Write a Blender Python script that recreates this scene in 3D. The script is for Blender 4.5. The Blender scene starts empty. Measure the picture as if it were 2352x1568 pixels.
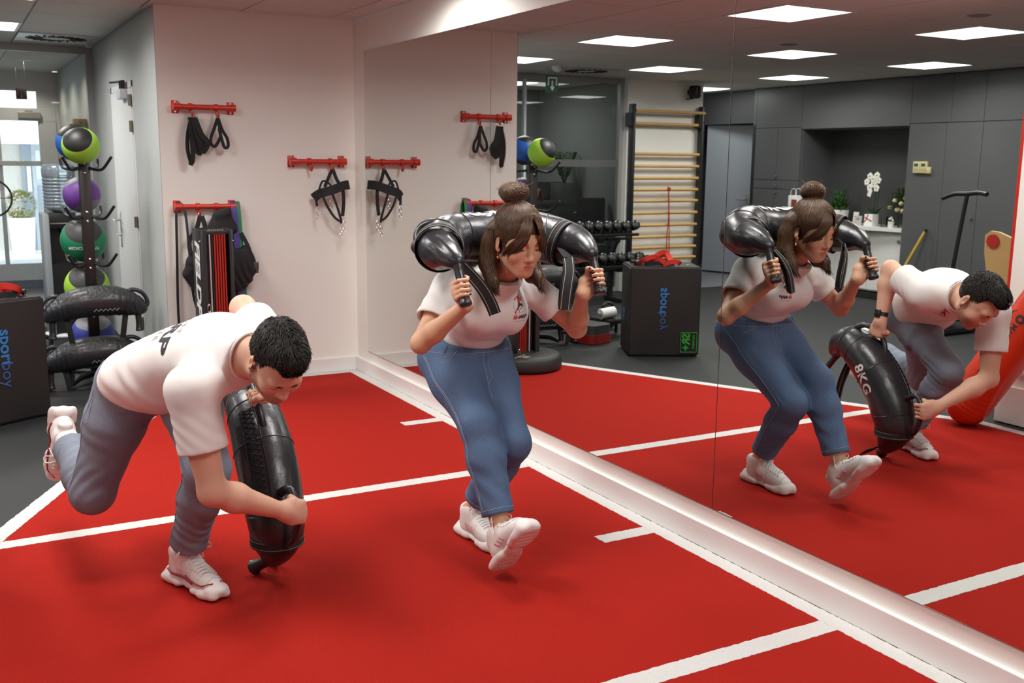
import bpy, bmesh, math, random
import numpy as np
from mathutils import Vector, Matrix, Euler
from mathutils.bvhtree import BVHTree
random.seed(7); RNG = np.random.default_rng(7)
SC = bpy.context.scene
COL = SC.collection
PI = math.pi

# ------------------------------------------------------------------ camera, world, light, exposure
CAM = Vector((6.90616, -2.55557, 1.50923))
YAW, PITCH, ROLL, FPX = 2.63312562, 0.17591631, 0.01047694, 2328.416
f = Vector((math.cos(YAW)*math.cos(PITCH), math.sin(YAW)*math.cos(PITCH), -math.sin(PITCH)))
r = Vector((math.sin(YAW), -math.cos(YAW), 0)); u = r.cross(f)
r2 = r*math.cos(ROLL)+u*math.sin(ROLL); u2 = u*math.cos(ROLL)-r*math.sin(ROLL)
cd = bpy.data.cameras.new('camera'); cam = bpy.data.objects.new('camera', cd); COL.objects.link(cam)
cam.matrix_world = Matrix(((r2.x, u2.x, -f.x, CAM.x), (r2.y, u2.y, -f.y, CAM.y), (r2.z, u2.z, -f.z, CAM.z), (0, 0, 0, 1)))
cd.sensor_fit = 'HORIZONTAL'; cd.sensor_width = 36.0; cd.lens = FPX/2352*36.0
cd.clip_start = 0.05; cd.clip_end = 100
cd.dof.use_dof = True; cd.dof.focus_distance = 3.75; cd.dof.aperture_fstop = 6.0
SC.camera = cam
LIGHT_STRENGTH = 6.0      # what the lit diffusers show
PANEL_WATT, PANEL_SPREAD = 19.0, math.radians(160)      # what each panel throws down, in its narrowed beam
w = bpy.data.worlds.new('world'); SC.world = w; w.use_nodes = True
bg = w.node_tree.nodes['Background']; bg.inputs[0].default_value = (0.86, 0.93, 1.0, 1); bg.inputs[1].default_value = 5.0
vs = SC.view_settings
SC.display_settings.display_device = 'sRGB'
vs.view_transform = 'Standard'; vs.look = 'None'; vs.gamma = 1.0; vs.exposure = 0.0; vs.use_curve_mapping = False
SC.cycles.max_bounces = 10; SC.cycles.diffuse_bounces = 5; SC.cycles.glossy_bounces = 5; SC.cycles.transparent_max_bounces = 12
SC.cycles.sample_clamp_indirect = 6.0
SC.cycles.caustics_reflective = False; SC.cycles.caustics_refractive = False
SC.cycles.use_denoising = True

# ------------------------------------------------------------------ materials
def lin(h):
    if isinstance(h, str):
        h = h.lstrip('#'); c = [int(h[i:i+2], 16)/255 for i in (0, 2, 4)]
        return tuple(x/12.92 if x <= .04045 else ((x+.055)/1.055)**2.4 for x in c)
    return tuple(h)
MATS = {}
def mat(name, col, rough=.5, metal=0., noise=None, bump=None, spec=.5, sheen=0., coat=0., attr=None, emit=None, alpha=None, trans=0.):
    """noise=(scale, dark, stretch xyz) mottles the colour; bump=(scale, strength, distance)"""
    if name in MATS: return MATS[name]
    m = bpy.data.materials.new(name); m.use_nodes = True; MATS[name] = m
    nt = m.node_tree; N = nt.nodes; L = nt.links; b = N['Principled BSDF']
    c = lin(col)
    b.inputs['Base Color'].default_value = (*c, 1); b.inputs['Roughness'].default_value = rough; b.inputs['Metallic'].default_value = metal
    b.inputs['Specular IOR Level'].default_value = spec
    b.inputs['Sheen Weight'].default_value = sheen; b.inputs['Coat Weight'].default_value = coat; b.inputs['Coat Roughness'].default_value = .15
    b.inputs['Transmission Weight'].default_value = trans
    m.diffuse_color = (*c, 1)
    tc = None
    if noise or bump:
        tc = N.new('ShaderNodeTexCoord')
    src = None
    if attr:
        a = N.new('ShaderNodeAttribute'); a.attribute_name = attr; src = a.outputs['Color']; L.new(src, b.inputs['Base Color'])
    if noise:
        sc, dk = noise[0], noise[1]; st = noise[2] if len(noise) > 2 else (1, 1, 1)
        mp = N.new('ShaderNodeMapping'); mp.inputs['Scale'].default_value = st; L.new(tc.outputs['Object'], mp.inputs[0])
        nz = N.new('ShaderNodeTexNoise'); nz.inputs['Scale'].default_value = sc; nz.inputs['Detail'].default_value = 5; L.new(mp.outputs[0], nz.inputs[0])
        mr = N.new('ShaderNodeMapRange'); mr.inputs[1].default_value = .3; mr.inputs[2].default_value = .7; mr.inputs[3].default_value = dk; mr.inputs[4].default_value = 2-dk; L.new(nz.outputs[0], mr.inputs[0])
        mx = N.new('ShaderNodeMix'); mx.data_type = 'RGBA'; mx.blend_type = 'MULTIPLY'; mx.inputs[0].default_value = 1
        if src: L.new(src, mx.inputs[6])
        else: mx.inputs[6].default_value = (*c, 1)
        L.new(mr.outputs[0], mx.inputs[7]); L.new(mx.outputs[2], b.inputs['Base Color'])
    if bump:
        nz = N.new('ShaderNodeTexNoise'); nz.inputs['Scale'].default_value = bump[0]; nz.inputs['Detail'].default_value = 6; L.new(tc.outputs['Object'], nz.inputs[0])
        bp = N.new('ShaderNodeBump'); bp.inputs['Strength'].default_value = bump[1]; bp.inputs['Distance'].default_value = bump[2]
        L.new(nz.outputs[0], bp.inputs['Height']); L.new(bp.outputs[0], b.inputs['Normal'])
    if emit:
        b.inputs['Emission Color'].default_value = (*lin(emit[0]), 1); b.inputs['Emission Strength'].default_value = emit[1]
    return m

def mat_mirror():
    m = bpy.data.materials.new('mirror_silver'); m.use_nodes = True; nt = m.node_tree
    nt.nodes.remove(nt.nodes['Principled BSDF']); g = nt.nodes.new('ShaderNodeBsdfGlossy'); g.inputs['Color'].default_value = (.80, .82, .80, 1); g.inputs['Roughness'].default_value = 0.0
    nt.links.new(g.outputs[0], nt.nodes['Material Output'].inputs[0]); return m
def mat_glass(name='clear_glass', tint=(.93, .96, .95), refl=1.0):
    m = bpy.data.materials.new(name); m.use_nodes = True; nt = m.node_tree; N = nt.nodes; L = nt.links
    N.remove(N['Principled BSDF'])
    t = N.new('ShaderNodeBsdfTransparent'); t.inputs[0].default_value = (*tint, 1)
    g = N.new('ShaderNodeBsdfGlossy'); g.inputs['Roughness'].default_value = .0
    fr = N.new('ShaderNodeFresnel'); fr.inputs[0].default_value = 1.5
    mx = N.new('ShaderNodeMixShader'); L.new(fr.outputs[0], mx.inputs[0]); L.new(t.outputs[0], mx.inputs[1]); L.new(g.outputs[0], mx.inputs[2])
    L.new(mx.outputs[0], N['Material Output'].inputs[0]); return m

# ------------------------------------------------------------------ mesh builder
class MB:
    def __init__(s): s.v = []; s.f = []; s.mi = []; s.cur = 0
    def add(s, vs, fs):
        o = len(s.v); s.v += [tuple(p) for p in vs]; s.f += [tuple(i+o for i in q) for q in fs]; s.mi += [s.cur]*len(fs); return s
    def box(s, c, d, rot=None, ch=0.0):
        """centre, full size; optional chamfer along all edges"""
        x, y, z = d[0]/2, d[1]/2, d[2]/2
        if ch <= 0:
            vs = [(sx*x, sy*y, sz*z) for sx in (-1, 1) for sy in (-1, 1) for sz in (-1, 1)]
            fs = [(0, 1, 3, 2), (4, 6, 7, 5), (0, 4, 5, 1), (2, 3, 7, 6), (0, 2, 6, 4), (1, 5, 7, 3)]
        else:
            bm = bmesh.new(); bmesh.ops.create_cube(bm, size=1)
            for v in bm.verts: v.co = Vector((v.co.x*2*x, v.co.y*2*y, v.co.z*2*z))
            bmesh.ops.bevel(bm, geom=bm.edges[:], offset=min(ch, .49*min(d)), segments=2, affect='EDGES', profile=.5)
            bm.verts.index_update()
            vs = [v.co[:] for v in bm.verts]; fs = [[v.index for v in q.verts] for q in bm.faces]; bm.free()
        M = rot.to_3x3() if rot is not None else None
        c = Vector(c)
        return s.add([c+(M @ Vector(p) if M else Vector(p)) for p in vs], fs)
    def bb(s, a, b, ch=0.0):
        return s.box([(a[i]+b[i])/2 for i in range(3)], [abs(b[i]-a[i]) for i in range(3)], None, ch)
    def tube(s, pts, rad, n=10, closed=False, caps=True, flat=None, up=None):
        """sweep; rad number or list; flat=(w,t) gives a ribbon section oriented by `up`"""
        P = [Vector(p) for p in pts]; m = len(P)
        R = [rad]*m if not hasattr(rad, '__len__') else list(rad)
        T = []
        for i in range(m):
            a = P[(i-1) % m] if (closed or i > 0) else P[i]; b = P[(i+1) % m] if (closed or i < m-1) else P[i]
            t = (b-a); T.append(t.normalized() if t.length > 1e-9 else Vector((0, 0, 1)))
        ref = Vector(up) if up is not None else (Vector((0, 0, 1)) if abs(T[0].z) < .9 else Vector((1, 0, 0)))
        nrm = (ref-T[0]*ref.dot(T[0])).normalized(); base = len(s.v); vs = []
        if flat:
            w, t = flat; sec = [(-w/2, -t/2), (w/2, -t/2), (w/2, t/2), (-w/2, t/2)]; n = 4
        for i in range(m):
            if up is not None and i > 0:
                q = ref-T[i]*ref.dot(T[i]); nrm = q.normalized() if q.length > 1e-6 else nrm
            else:
                q = nrm-T[i]*nrm.dot(T[i]); nrm = q.normalized() if q.length > 1e-6 else nrm
            bi = T[i].cross(nrm)
            if flat:
                for a, b in sec: vs.append(P[i]+bi*a+nrm*b)
            else:
                for k in range(n):
                    an = 2*PI*k/n; vs.append(P[i]+(nrm*math.cos(an)+bi*math.sin(an))*R[i])
        fs = []
        for i in range(m if closed else m-1):
            j = (i+1) % m
            for k in range(n):
                fs.append((i*n+k, i*n+(k+1) % n, j*n+(k+1) % n, j*n+k))
        if caps and not closed:
            fs.append(tuple(range(n-1, -1, -1))); fs.append(tuple((m-1)*n+k for k in range(n)))
        return s.add(vs, fs)
    def cyl(s, a, b, r0, r1=None, n=20): return s.tube([a, b], [r0, r0 if r1 is None else r1], n)
    def lathe(s, prof, c=(0, 0, 0), n=32, M=None):
        vs = []; fs = []; m = len(prof); c = Vector(c)
        for rr, z in prof:
            for k in range(n):
                a = 2*PI*k/n; p = Vector((rr*math.cos(a), rr*math.sin(a), z)); vs.append(c+(M @ p if M else p))
        for i in range(m-1):
            for k in range(n): fs.append((i*n+k, i*n+(k+1) % n, (i+1)*n+(k+1) % n, (i+1)*n+k))
        if prof[0][0] > 1e-5: fs.append(tuple(range(n-1, -1, -1)))
        if prof[-1][0] > 1e-5: fs.append(tuple((m-1)*n+k for k in range(n)))
        return s.add(vs, fs)
    def sphere(s, c, r, n=20, m=12, M=None):
        rr = r if hasattr(r, '__len__') else (r, r, r)
        vs = [(0, 0, 1)]+[(math.sin(PI*i/m)*math.cos(2*PI*k/n), math.sin(PI*i/m)*math.sin(2*PI*k/n), math.cos(PI*i/m)) for i in range(1, m) for k in range(n)]+[(0, 0, -1)]
        fs = [(0, 1+k, 1+(k+1) % n) for k in range(n)]
        for i in range(m-2):
            for k in range(n): fs.append((1+i*n+k, 1+(i+1)*n+k, 1+(i+1)*n+(k+1) % n, 1+i*n+(k+1) % n))
        e = len(vs)-1; o = 1+(m-2)*n
        fs += [(e, o+(k+1) % n, o+k) for k in range(n)]
        c = Vector(c)
        return s.add([c+(M @ Vector((p[0]*rr[0], p[1]*rr[1], p[2]*rr[2])) if M else Vector((p[0]*rr[0], p[1]*rr[1], p[2]*rr[2]))) for p in vs], fs)
    def prism(s, poly, a, b, axis='z'):
        """polygon in the two other axes, extruded from a to b along axis"""
        n = len(poly)
        def P(p, h): return {'z': (p[0], p[1], h), 'y': (p[0], h, p[1]), 'x': (h, p[0], p[1])}[axis]
        vs = [P(p, a) for p in poly]+[P(p, b) for p in poly]
        fs = [tuple(range(n-1, -1, -1)), tuple(range(n, 2*n))]+[(i, (i+1) % n, n+(i+1) % n, n+i) for i in range(n)]
        return s.add(vs, fs)
    def xf(s, M):
        s.v = [tuple(M @ Vector(p)) for p in s.v]; return s

ORG = {}
def link_mesh(name, me, m, parent=None, smooth=None):
    o = bpy.data.objects.new(name, me); COL.objects.link(o)
    ms = m if isinstance(m, (list, tuple)) else [m]
    for q in ms: me.materials.append(q)
    if parent is not None:
        o.parent = parent; ORG[o.name] = ORG.get(parent.name, (0, 0, 0))
    else: ORG[o.name] = (0, 0, 0)
    return o
def build(name, mb, m, parent=None, smooth=35):
    me = bpy.data.meshes.new(name)
    org = np.array(ORG.get(parent.name, (0, 0, 0)) if parent is not None else (0, 0, 0))
    me.from_pydata([tuple(np.array(p)-org) for p in mb.v], [], mb.f)
    bm = bmesh.new(); bm.from_mesh(me); bmesh.ops.recalc_face_normals(bm, faces=bm.faces); bm.to_mesh(me); bm.free()
    if any(mb.mi): me.polygons.foreach_set('material_index', mb.mi)
    o = link_mesh(name, me, m, parent)
    if smooth:
        me.polygons.foreach_set('use_smooth', [True]*len(me.polygons))
        me.set_sharp_from_angle(angle=math.radians(smooth))
    me.update(); return o
def tag(o, label=None, cat=None, group=None, kind=None):
    if label: o['label'] = label
    if cat: o['category'] = cat
    if group: o['group'] = group
    if kind: o['kind'] = kind
    return o
def thing(name, label, cat, loc=(0, 0, 0), group=None):
    o = bpy.data.objects.new(name, None); COL.objects.link(o); o.location = loc; o.empty_display_size = .05
    ORG[o.name] = tuple(loc); return tag(o, label, cat, group)
def solo(name, mb, m, label, cat, group=None, smooth=35): return tag(build(name, mb, m, None, smooth), label, cat, group)
def struct(name, mb, m, parent=None, smooth=None):
    o = build(name, mb, m, parent, smooth)
    if parent is None: o['kind'] = 'structure'
    return o
def sbox(name, a, b, m, parent=None, ch=0): return struct(name, MB().bb(a, b, ch), m, parent)
def copy_tree(o, parent=None):
    c = o.copy(); COL.objects.link(c)
    if parent is not None: c.parent = parent
    ORG[c.name] = (0, 0, 0)
    for ch in o.children: copy_tree(ch, c)
    return c
def frame(o, ex, ey):
    """4x4 with x axis ex, y axis ey (made square), z = ex x ey"""
    x = Vector(ex).normalized(); z = x.cross(Vector(ey)).normalized(); y = z.cross(x)
    return Matrix(((x.x, y.x, z.x, o[0]), (x.y, y.y, z.y, o[1]), (x.z, y.z, z.z, o[2]), (0, 0, 0, 1)))
def text_geo(s, size, bold=0.0, shear=0.0, space=1.0, ext=0.0, align='CENTER'):
    cu = bpy.data.curves.new('t', 'FONT'); cu.body = s; cu.size = size; cu.offset = bold; cu.shear = shear; cu.space_character = space; cu.extrude = ext
    cu.align_x = align; cu.align_y = 'CENTER'; cu.resolution_u = 3
    o = bpy.data.objects.new('t', cu); me = bpy.data.meshes.new_from_object(o)
    bm = bmesh.new(); bm.from_mesh(me); bmesh.ops.triangulate(bm, faces=bm.faces); bm.verts.index_update()
    vs = [v.co.copy() for v in bm.verts]; fs = [[v.index for v in q.verts] for q in bm.faces]
    bm.free(); bpy.data.objects.remove(o); bpy.data.curves.remove(cu); bpy.data.meshes.remove(me); return vs, fs
def text_mb(s, size, M, ext=0.0006, **k):
    vs, fs = text_geo(s, size, ext=ext, **k); return MB().add([M @ p for p in vs], fs)
def lerp(a, b, t): return a+(b-a)*t
def bez(pts, n=12):
    """Catmull-Rom through points"""
    P = [Vector(p) for p in pts]; out = []
    for i in range(len(P)-1):
        p0 = P[max(i-1, 0)]; p1 = P[i]; p2 = P[i+1]; p3 = P[min(i+2, len(P)-1)]
        for k in range(n):
            t = k/n; out.append(.5*((2*p1)+(p2-p0)*t+(2*p0-5*p1+4*p2-p3)*t*t+(3*p1-p0-3*p2+p3)*t**3))
    out.append(P[-1]); return out
# ------------------------------------------------------------------ implicit bodies (smooth unions meshed with surface nets)
def A3(p): return np.array(tuple(p), np.float32)
class Sdf:
    def __init__(s): s.p = []; s.fn = None
    def _a(s, op, typ, pr, k, c, R): s.p.append((op, typ, pr, k, A3(c), R)); return s
    def cap(s, a, b, ra, rb=None, k=.02, op='+'):
        a, b = A3(a), A3(b); rb = ra if rb is None else rb
        return s._a(op, 'cap', (a, b-a, max(float((b-a)@(b-a)), 1e-12), ra, rb), k, (a+b)/2, float(np.linalg.norm(b-a))/2+max(ra, rb))
    def ell(s, c, rad, R=None, k=.02, op='+'):
        R = np.eye(3, dtype=np.float32) if R is None else np.array(R, np.float32)[:3, :3]
        return s._a(op, 'ell', (A3(c), A3(rad), R), k, c, max(rad))
    def box(s, c, half, R=None, rd=.005, k=.01, op='+'):
        R = np.eye(3, dtype=np.float32) if R is None else np.array(R, np.float32)[:3, :3]
        return s._a(op, 'box', (A3(c), A3(half)-rd, R, rd), k, c, float(np.linalg.norm(half)))
    def half(s, c, n, rad, k=.003):
        """cut away the side of plane (c,n) that n points to, within rad of c"""
        n = A3(n); n = n/np.linalg.norm(n)
        return s._a('-', 'half', (A3(c), n, rad), k, c, rad)
    def chain(s, pts, rads, k=.02, op='+'):
        for i in range(len(pts)-1): s.cap(pts[i], pts[i+1], rads[i], rads[i+1], k, op)
        return s
    @staticmethod
    def prim(typ, pr, P):
        if typ == 'cap':
            a, ba, L, ra, rb = pr; q = P-a; t = np.clip(q@ba/L, 0, 1); d = q-t[:, None]*ba
            return np.sqrt(np.einsum('ij,ij->i', d, d))-(ra+(rb-ra)*t)
        if typ == 'ell':
            c, r, R = pr; q = (P-c)@R; k0 = np.sqrt(((q/r)**2).sum(1)); k1 = np.sqrt(((q/(r*r))**2).sum(1))+1e-9; return k0*(k0-1)/k1
        if typ == 'box':
            c, h, R, rd = pr; q = np.abs((P-c)@R)-h; return np.sqrt((np.maximum(q, 0)**2).sum(1))+np.minimum(q.max(1), 0)-rd
        if typ == 'half':
            c, n, rad = pr; q = P-c; return np.maximum(-(q@n), np.sqrt((q*q).sum(1))-rad)
    def ev(s, P, prims=None):
        d = np.full(len(P), 1.0, np.float32)
        for op, typ, pr, k, c, R in (s.p if prims is None else prims):
            e = s.prim(typ, pr, P)
            if op == '+':
                h = np.maximum(k-np.abs(d-e), 0)/k; d = np.minimum(d, e)-h*h*k*.25
            else:
                e = -e; h = np.maximum(k-np.abs(d-e), 0)/k; d = np.maximum(d, e)+h*h*k*.25
        if s.fn is not None: d = s.fn(P, d)
        return d
    def bounds(s, pad):
        lo = np.min([c-R for op, t, pr, k, c, R in s.p if op == '+'], 0)-pad; hi = np.max([c+R for op, t, pr, k, c, R in s.p if op == '+'], 0)+pad
        return lo, hi
    def mesh(s, h=.004, pad=.012, B=16):
        lo, hi = s.bounds(pad); n = (np.ceil((hi-lo)/h/B).astype(int)+1)
        N = n*B+1; G = np.ones(N, np.float32)
        ci = np.stack(np.meshgrid(*[np.arange(k) for k in n], indexing='ij'), -1).reshape(-1, 3)
        cc = (lo+(ci+.5)*B*h).astype(np.float32); dc = s.ev(cc); hd = B*h*.5*1.7320508+.004
        loc = np.stack(np.meshgrid(*[np.arange(B+1)]*3, indexing='ij'), -1).reshape(-1, 3).astype(np.float32)*h
        for i in range(len(ci)):
            a = ci[i]*B; sl = tuple(slice(a[j], a[j]+B+1) for j in range(3))
            if dc[i] > hd*1.35: continue
            if dc[i] < -hd*1.6: G[sl] = -1; continue
            pr = [q for q in s.p if np.linalg.norm(cc[i]-q[4]) < q[5]+hd+q[3]+.01]
            if not pr: continue
            G[sl] = s.ev(loc+(lo+a*h).astype(np.float32), pr).reshape(B+1, B+1, B+1)
        return surface_nets(G, lo, h)
def surface_nets(G, lo, h):
    S = G < 0
    cnt = np.zeros(tuple(k-1 for k in S.shape), np.uint8)
    for i in (0, 1):
        for j in (0, 1):
            for k in (0, 1):
                cnt += S[i:S.shape[0]-1+i, j:S.shape[1]-1+j, k:S.shape[2]-1+k]
    act = np.argwhere((cnt > 0) & (cnt < 8)); del cnt
    idx = -np.ones(tuple(k-1 for k in S.shape), np.int32); idx[tuple(act.T)] = np.arange(len(act))
    cor = [(i, j, k) for i in (0, 1) for j in (0, 1) for k in (0, 1)]
    val = np.stack([G[act[:, 0]+c[0], act[:, 1]+c[1], act[:, 2]+c[2]] for c in cor], 1)
    acc = np.zeros((len(act), 3)); num = np.zeros(len(act))
    for a in range(8):
        for b in range(a+1, 8):
            df = [abs(cor[a][t]-cor[b][t]) for t in range(3)]
            if sum(df) != 1: continue
            va, vb = val[:, a], val[:, b]; m = (va < 0) != (vb < 0); t = np.where(m, va/np.where(m, va-vb, 1), 0)
            p = np.array(cor[a])[None]+t[:, None]*(np.array(cor[b])-np.array(cor[a]))[None]; acc += p*m[:, None]; num += m
    V = lo+(act+acc/num[:, None])*h
    F = []
    for ax in range(3):
        o1, o2 = [(1, 2), (2, 0), (0, 1)][ax]
        sl0 = [slice(1, -1)]*3; sl1 = [slice(1, -1)]*3; sl0[ax] = slice(0, -1); sl1[ax] = slice(1, None)
        s0 = S[tuple(sl0)]; s1 = S[tuple(sl1)]; e = np.argwhere(s0 != s1)
        if not len(e): continue
        g = e+1; g[:, ax] -= 1; inn = s0[tuple(e.T)]
        d1 = np.zeros(3, int); d1[o1] = 1; d2 = np.zeros(3, int); d2[o2] = 1
        q = [idx[tuple((g+o).T)] for o in (-d1-d2, -d2, 0*d1, -d1)]
        Q = np.stack(q, 1); Q[~inn] = Q[~inn][:, ::-1]
        F.append(Q)
    F = np.concatenate(F); F = F[(F >= 0).all(1)]
    return V, F
def smooth_v(V, F, it=1, lam=.5):
    n = len(V)
    E = np.concatenate([F[:, [0, 1]], F[:, [1, 2]], F[:, [2, 3]], F[:, [3, 0]]]); E = np.concatenate([E, E[:, ::-1]])
    deg = np.bincount(E[:, 0], minlength=n).astype(float); deg[deg == 0] = 1
    for _ in range(it):
        M = np.stack([np.bincount(E[:, 0], weights=V[E[:, 1], k], minlength=n) for k in range(3)], 1)/deg[:, None]; V = V+lam*(M-V)
    return V
GEO = {}
def sdf_obj(name, S, m, parent=None, h=.004, it=1, colour=None, keep=None):
    V, F = S.mesh(h) if not isinstance(S, tuple) else S
    V = smooth_v(V, F, it)
    org = np.array(ORG.get(parent.name, (0, 0, 0)) if parent is not None else (0, 0, 0))
    me = bpy.data.meshes.new(name); me.vertices.add(len(V)); me.vertices.foreach_set('co', (V-org).astype(np.float32).ravel())
    me.loops.add(F.size); me.loops.foreach_set('vertex_index', F.ravel().astype(np.int32))
    me.polygons.add(len(F)); me.polygons.foreach_set('loop_start', np.arange(0, F.size, 4, dtype=np.int32))
    me.polygons.foreach_set('use_smooth', np.ones(len(F), bool)); me.update(calc_edges=True)
    if colour is not None:
        C = colour(V); a = me.color_attributes.new('tint', 'FLOAT_COLOR', 'POINT')
        a.data.foreach_set('color', np.concatenate([C, np.ones((len(C), 1))], 1).astype(np.float32).ravel())
    if keep: GEO[keep] = (V, F)
    return link_mesh(name, me, m, parent)
def bvh(keep):
    V, F = GEO[keep]; return BVHTree.FromPolygons([Vector(v) for v in V], F.tolist())
def wrap_text(tree, pieces, off=.0012, far=.3):
    """pieces: list of (verts, faces, M): flat outlines dropped along -z of M onto the surface"""
    mb = MB()
    for vs, fs, M in pieces:
        bm = bmesh.new(); L = [bm.verts.new(p) for p in vs]
        for q in fs:
            try: bm.faces.new([L[i] for i in q])
            except ValueError: pass
        for _ in range(3):
            es = [e for e in bm.edges if e.calc_length() > .011]
            if not es: break
            bmesh.ops.subdivide_edges(bm, edges=es, cuts=1); bmesh.ops.triangulate(bm, faces=bm.faces)
        bm.verts.index_update()
        dr = (M.to_3x3() @ Vector((0, 0, -1))).normalized(); out = []; ok = []
        for v in bm.verts:
            p = M @ Vector((v.co.x, v.co.y, 0)); hit = tree.ray_cast(p-dr*far, dr, 2*far)
            ok.append(hit[0] is not None); out.append(hit[0]+(hit[1] if hit[1].dot(dr) < 0 else -hit[1])*off if hit[0] is not None else p)
        fs2 = [[v.index for v in q.verts] for q in bm.faces]; fs2 = [q for q in fs2 if all(ok[i] for i in q)]; bm.free()
        mb.add(out, fs2)
    return mb
# ------------------------------------------------------------------ room shell
H = 2.4563
M_wall = mat('white_wall_paint', (.86, .86, .81), .75, bump=(180, .05, .002))
M_white = mat('white_gloss_paint', (.82, .82, .80), .35)
M_tile = mat('ceiling_tile_mineral', (.70, .69, .67), .9, noise=(90, .96), bump=(300, .15, .002))
M_tbar = mat('ceiling_grid_steel', (.62, .62, .60), .5)
M_grey = mat('grey_laminate', (.098, .102, .106), .42, noise=(3, .96))
M_greyd = mat('grey_laminate_niche', (.062, .064, .066), .5)
M_dark = mat('near_black_gap', (.012, .012, .013), .7)
M_rubber = mat('black_rubber_flooring', (.011, .012, .013), .62, noise=(160, .75), bump=(220, .25, .002))
M_red = mat('red_turf', (.52, .022, .013), .9, noise=(420, .72), bump=(650, .9, .006), spec=.12)
M_line = mat('white_turf', (.86, .86, .83), .85, noise=(420, .9), bump=(650, .8, .006), spec=.2)
M_alu = mat('grey_aluminium', (.36, .36, .36), .4, metal=.3)
M_alul = mat('pale_aluminium', (.66, .69, .74), .5)
M_hall = mat('grey_hall_floor', (.20, .20, .22), .35, noise=(5, .93))
M_black = mat('black_powder_coat', (.012, .012, .013), .38)
M_chrome = mat('chrome', (.75, .75, .76), .18, metal=1)
M_steel = mat('brushed_steel', (.45, .45, .45), .35, metal=1)
M_glass = mat_glass()
M_glassx = mat_glass('entrance_glass', (.95, .97, .98))

fl = struct('floor', MB().bb((-3.06, -9.2, -.03), (8.8, .02, -.006)), M_rubber)
# rubber tiles seen at the left of the carpet
mb = MB()
sbox('floor_hall', (-6.2, -9.2, -.02), (-3.06, -1.25, -.004), M_hall)
sbox('floor_corridor', (-5.3, -9.2, -.0055), (-2.86, -5.52, -.003), M_hall)

# carpet with its inlaid white lines
def ragged(pts, step=.012, amp=.0022):
    out = []
    n = len(pts)
    for i in range(n):
        a = Vector((*pts[i], 0)); b = Vector((*pts[(i+1) % n], 0)); L = (b-a).length; k = max(1, int(L/step)); nr = Vector((-(b-a).y, (b-a).x, 0)).normalized()
        for j in range(k):
            p = a.lerp(b, j/k)+(nr*random.uniform(-amp, amp) if j else Vector()); out.append((p.x, p.y))
    return out
def dg(x): return -1.245-.504*x
CP = [(.017, -.017), (8.45, -.017), (8.45, -2.80), (3.10, -2.80), (.017, dg(.017))]
car = struct('floor_carpet', MB().prism(CP, -.006, 0), M_red); car['kind'] = 'structure'
def line(pts, z=.0012): return build('line', MB().prism(ragged(pts), -.004, z), M_line, car, None)
ln = line([(.017, -.017), (8.45, -.017), (8.45, -.088), (.017, -.088)]); ln['label'] = 'white border line along the mirror wall'
line([(.017, -.088), (.088, -.088), (.088, dg(.088)), (.017, dg(.017))])
line([(.088, dg(.088)), (.088, dg(.088)+.085), (3.10, -2.80+.085), (3.10, -2.80)])
line([(3.10, -2.80+.0), (3.10, -2.80+.07), (8.45, -2.73), (8.45, -2.80)])
def cross(x0, x1, y1): line([(x0, -.0885), (x1, -.0885), (x1, y1), (x0, y1)])
cross(1.570, 1.650, -.325); cross(3.626, 3.705, -.333)
for x0 in (2.588, 4.625, 6.66): cross(x0, x0+.08, max(dg(x0+.04)+.09, -2.72))

# walls
sbox('wall_back', (-.14, -1.314, 0), (0, .1, H), M_wall)
struct('wall_left', MB().bb((-6.2, -1.318, 0), (-.14, -1.20, H)).bb((-.14, -1.318, 0), (-.0004, -1.3142, H)), mat('pale_grey_wall_paint', (.50, .52, .51), .75, bump=(180, .05, .002)))
sbox('wall_right', (-.14, .006, 0), (8.8, .14, H), M_wall)
sbox('wall_front', (8.62, -9.2, 0), (8.8, .006, H), M_wall)
sbox('baseboard_back', (0, -1.318, 0), (.0158, -.0158, .0994), M_white, ch=.003)
sbox('baseboard_right', (0, -.0158, 0), (8.6, .006, .0994), M_white, ch=.003)
# ladder wall, corridor
sbox('wall_ladder', (-3.05, -5.50, 0), (-2.90, -4.40, H), M_wall)
sbox('wall_corridor_side', (-5.3, -7.9, 0), (-5.2, -4.7, H), M_grey)
sbox('wall_corridor_end', (-5.2, -7.6, 0), (-3.25, -7.5, H), M_grey)
sbox('wall_corridor_back', (-5.2, -5.5, 0), (-3.05, -5.42, H), M_wall)
sbox('trim_1', (-4.9, -6.80, 2.03), (-3.30, -6.72, H), M_greyd)
# grey cupboard wall with niche, seen in the mirror
YG = -6.65
gw = sbox('wall_cupboards', (-3.25, -9.2, 0), (8.7, YG-.52, H), M_greyd)
def gp(a, b, name='panel', m=None): return build(name, MB().bb((a[0]+.002, YG-.02, a[1]+.002), (b[0]-.002, YG, b[1]-.002), .0015), m or M_grey, gw, None)
xs = [-3.22, -2.42, -.81, -.34, .09, .53, .97, 1.41, 1.85, 2.29, 2.9, 3.5, 4.1, 4.7, 5.3, 5.9, 6.5, 7.1, 7.7, 8.6]
gp((-3.22, 1.955), (-2.42, 2.45)); gp((-2.42, 1.93), (-.81, 2.45)); gp((-.81, 1.955), (-.30, 2.45))
for a, b in zip(xs[3:-1], xs[4:]): gp((a+.04 if a < -.3 else a, 1.955), (b, 2.45))
for a, b in zip(xs[2:-1], xs[3:]): gp((a, .06), (b, 1.953))
gp((-3.22, 1.31), (-2.82, 1.953)); gp((-2.82, 1.31), (-2.42, 1.953)); gp((-3.22, 1.20), (-2.42, 1.308), 'panel'); gp((-3.22, .62), (-2.82, 1.198)); gp((-2.82, .62), (-2.42, 1.198)); gp((-3.22, .06), (-2.42, .618))
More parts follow.
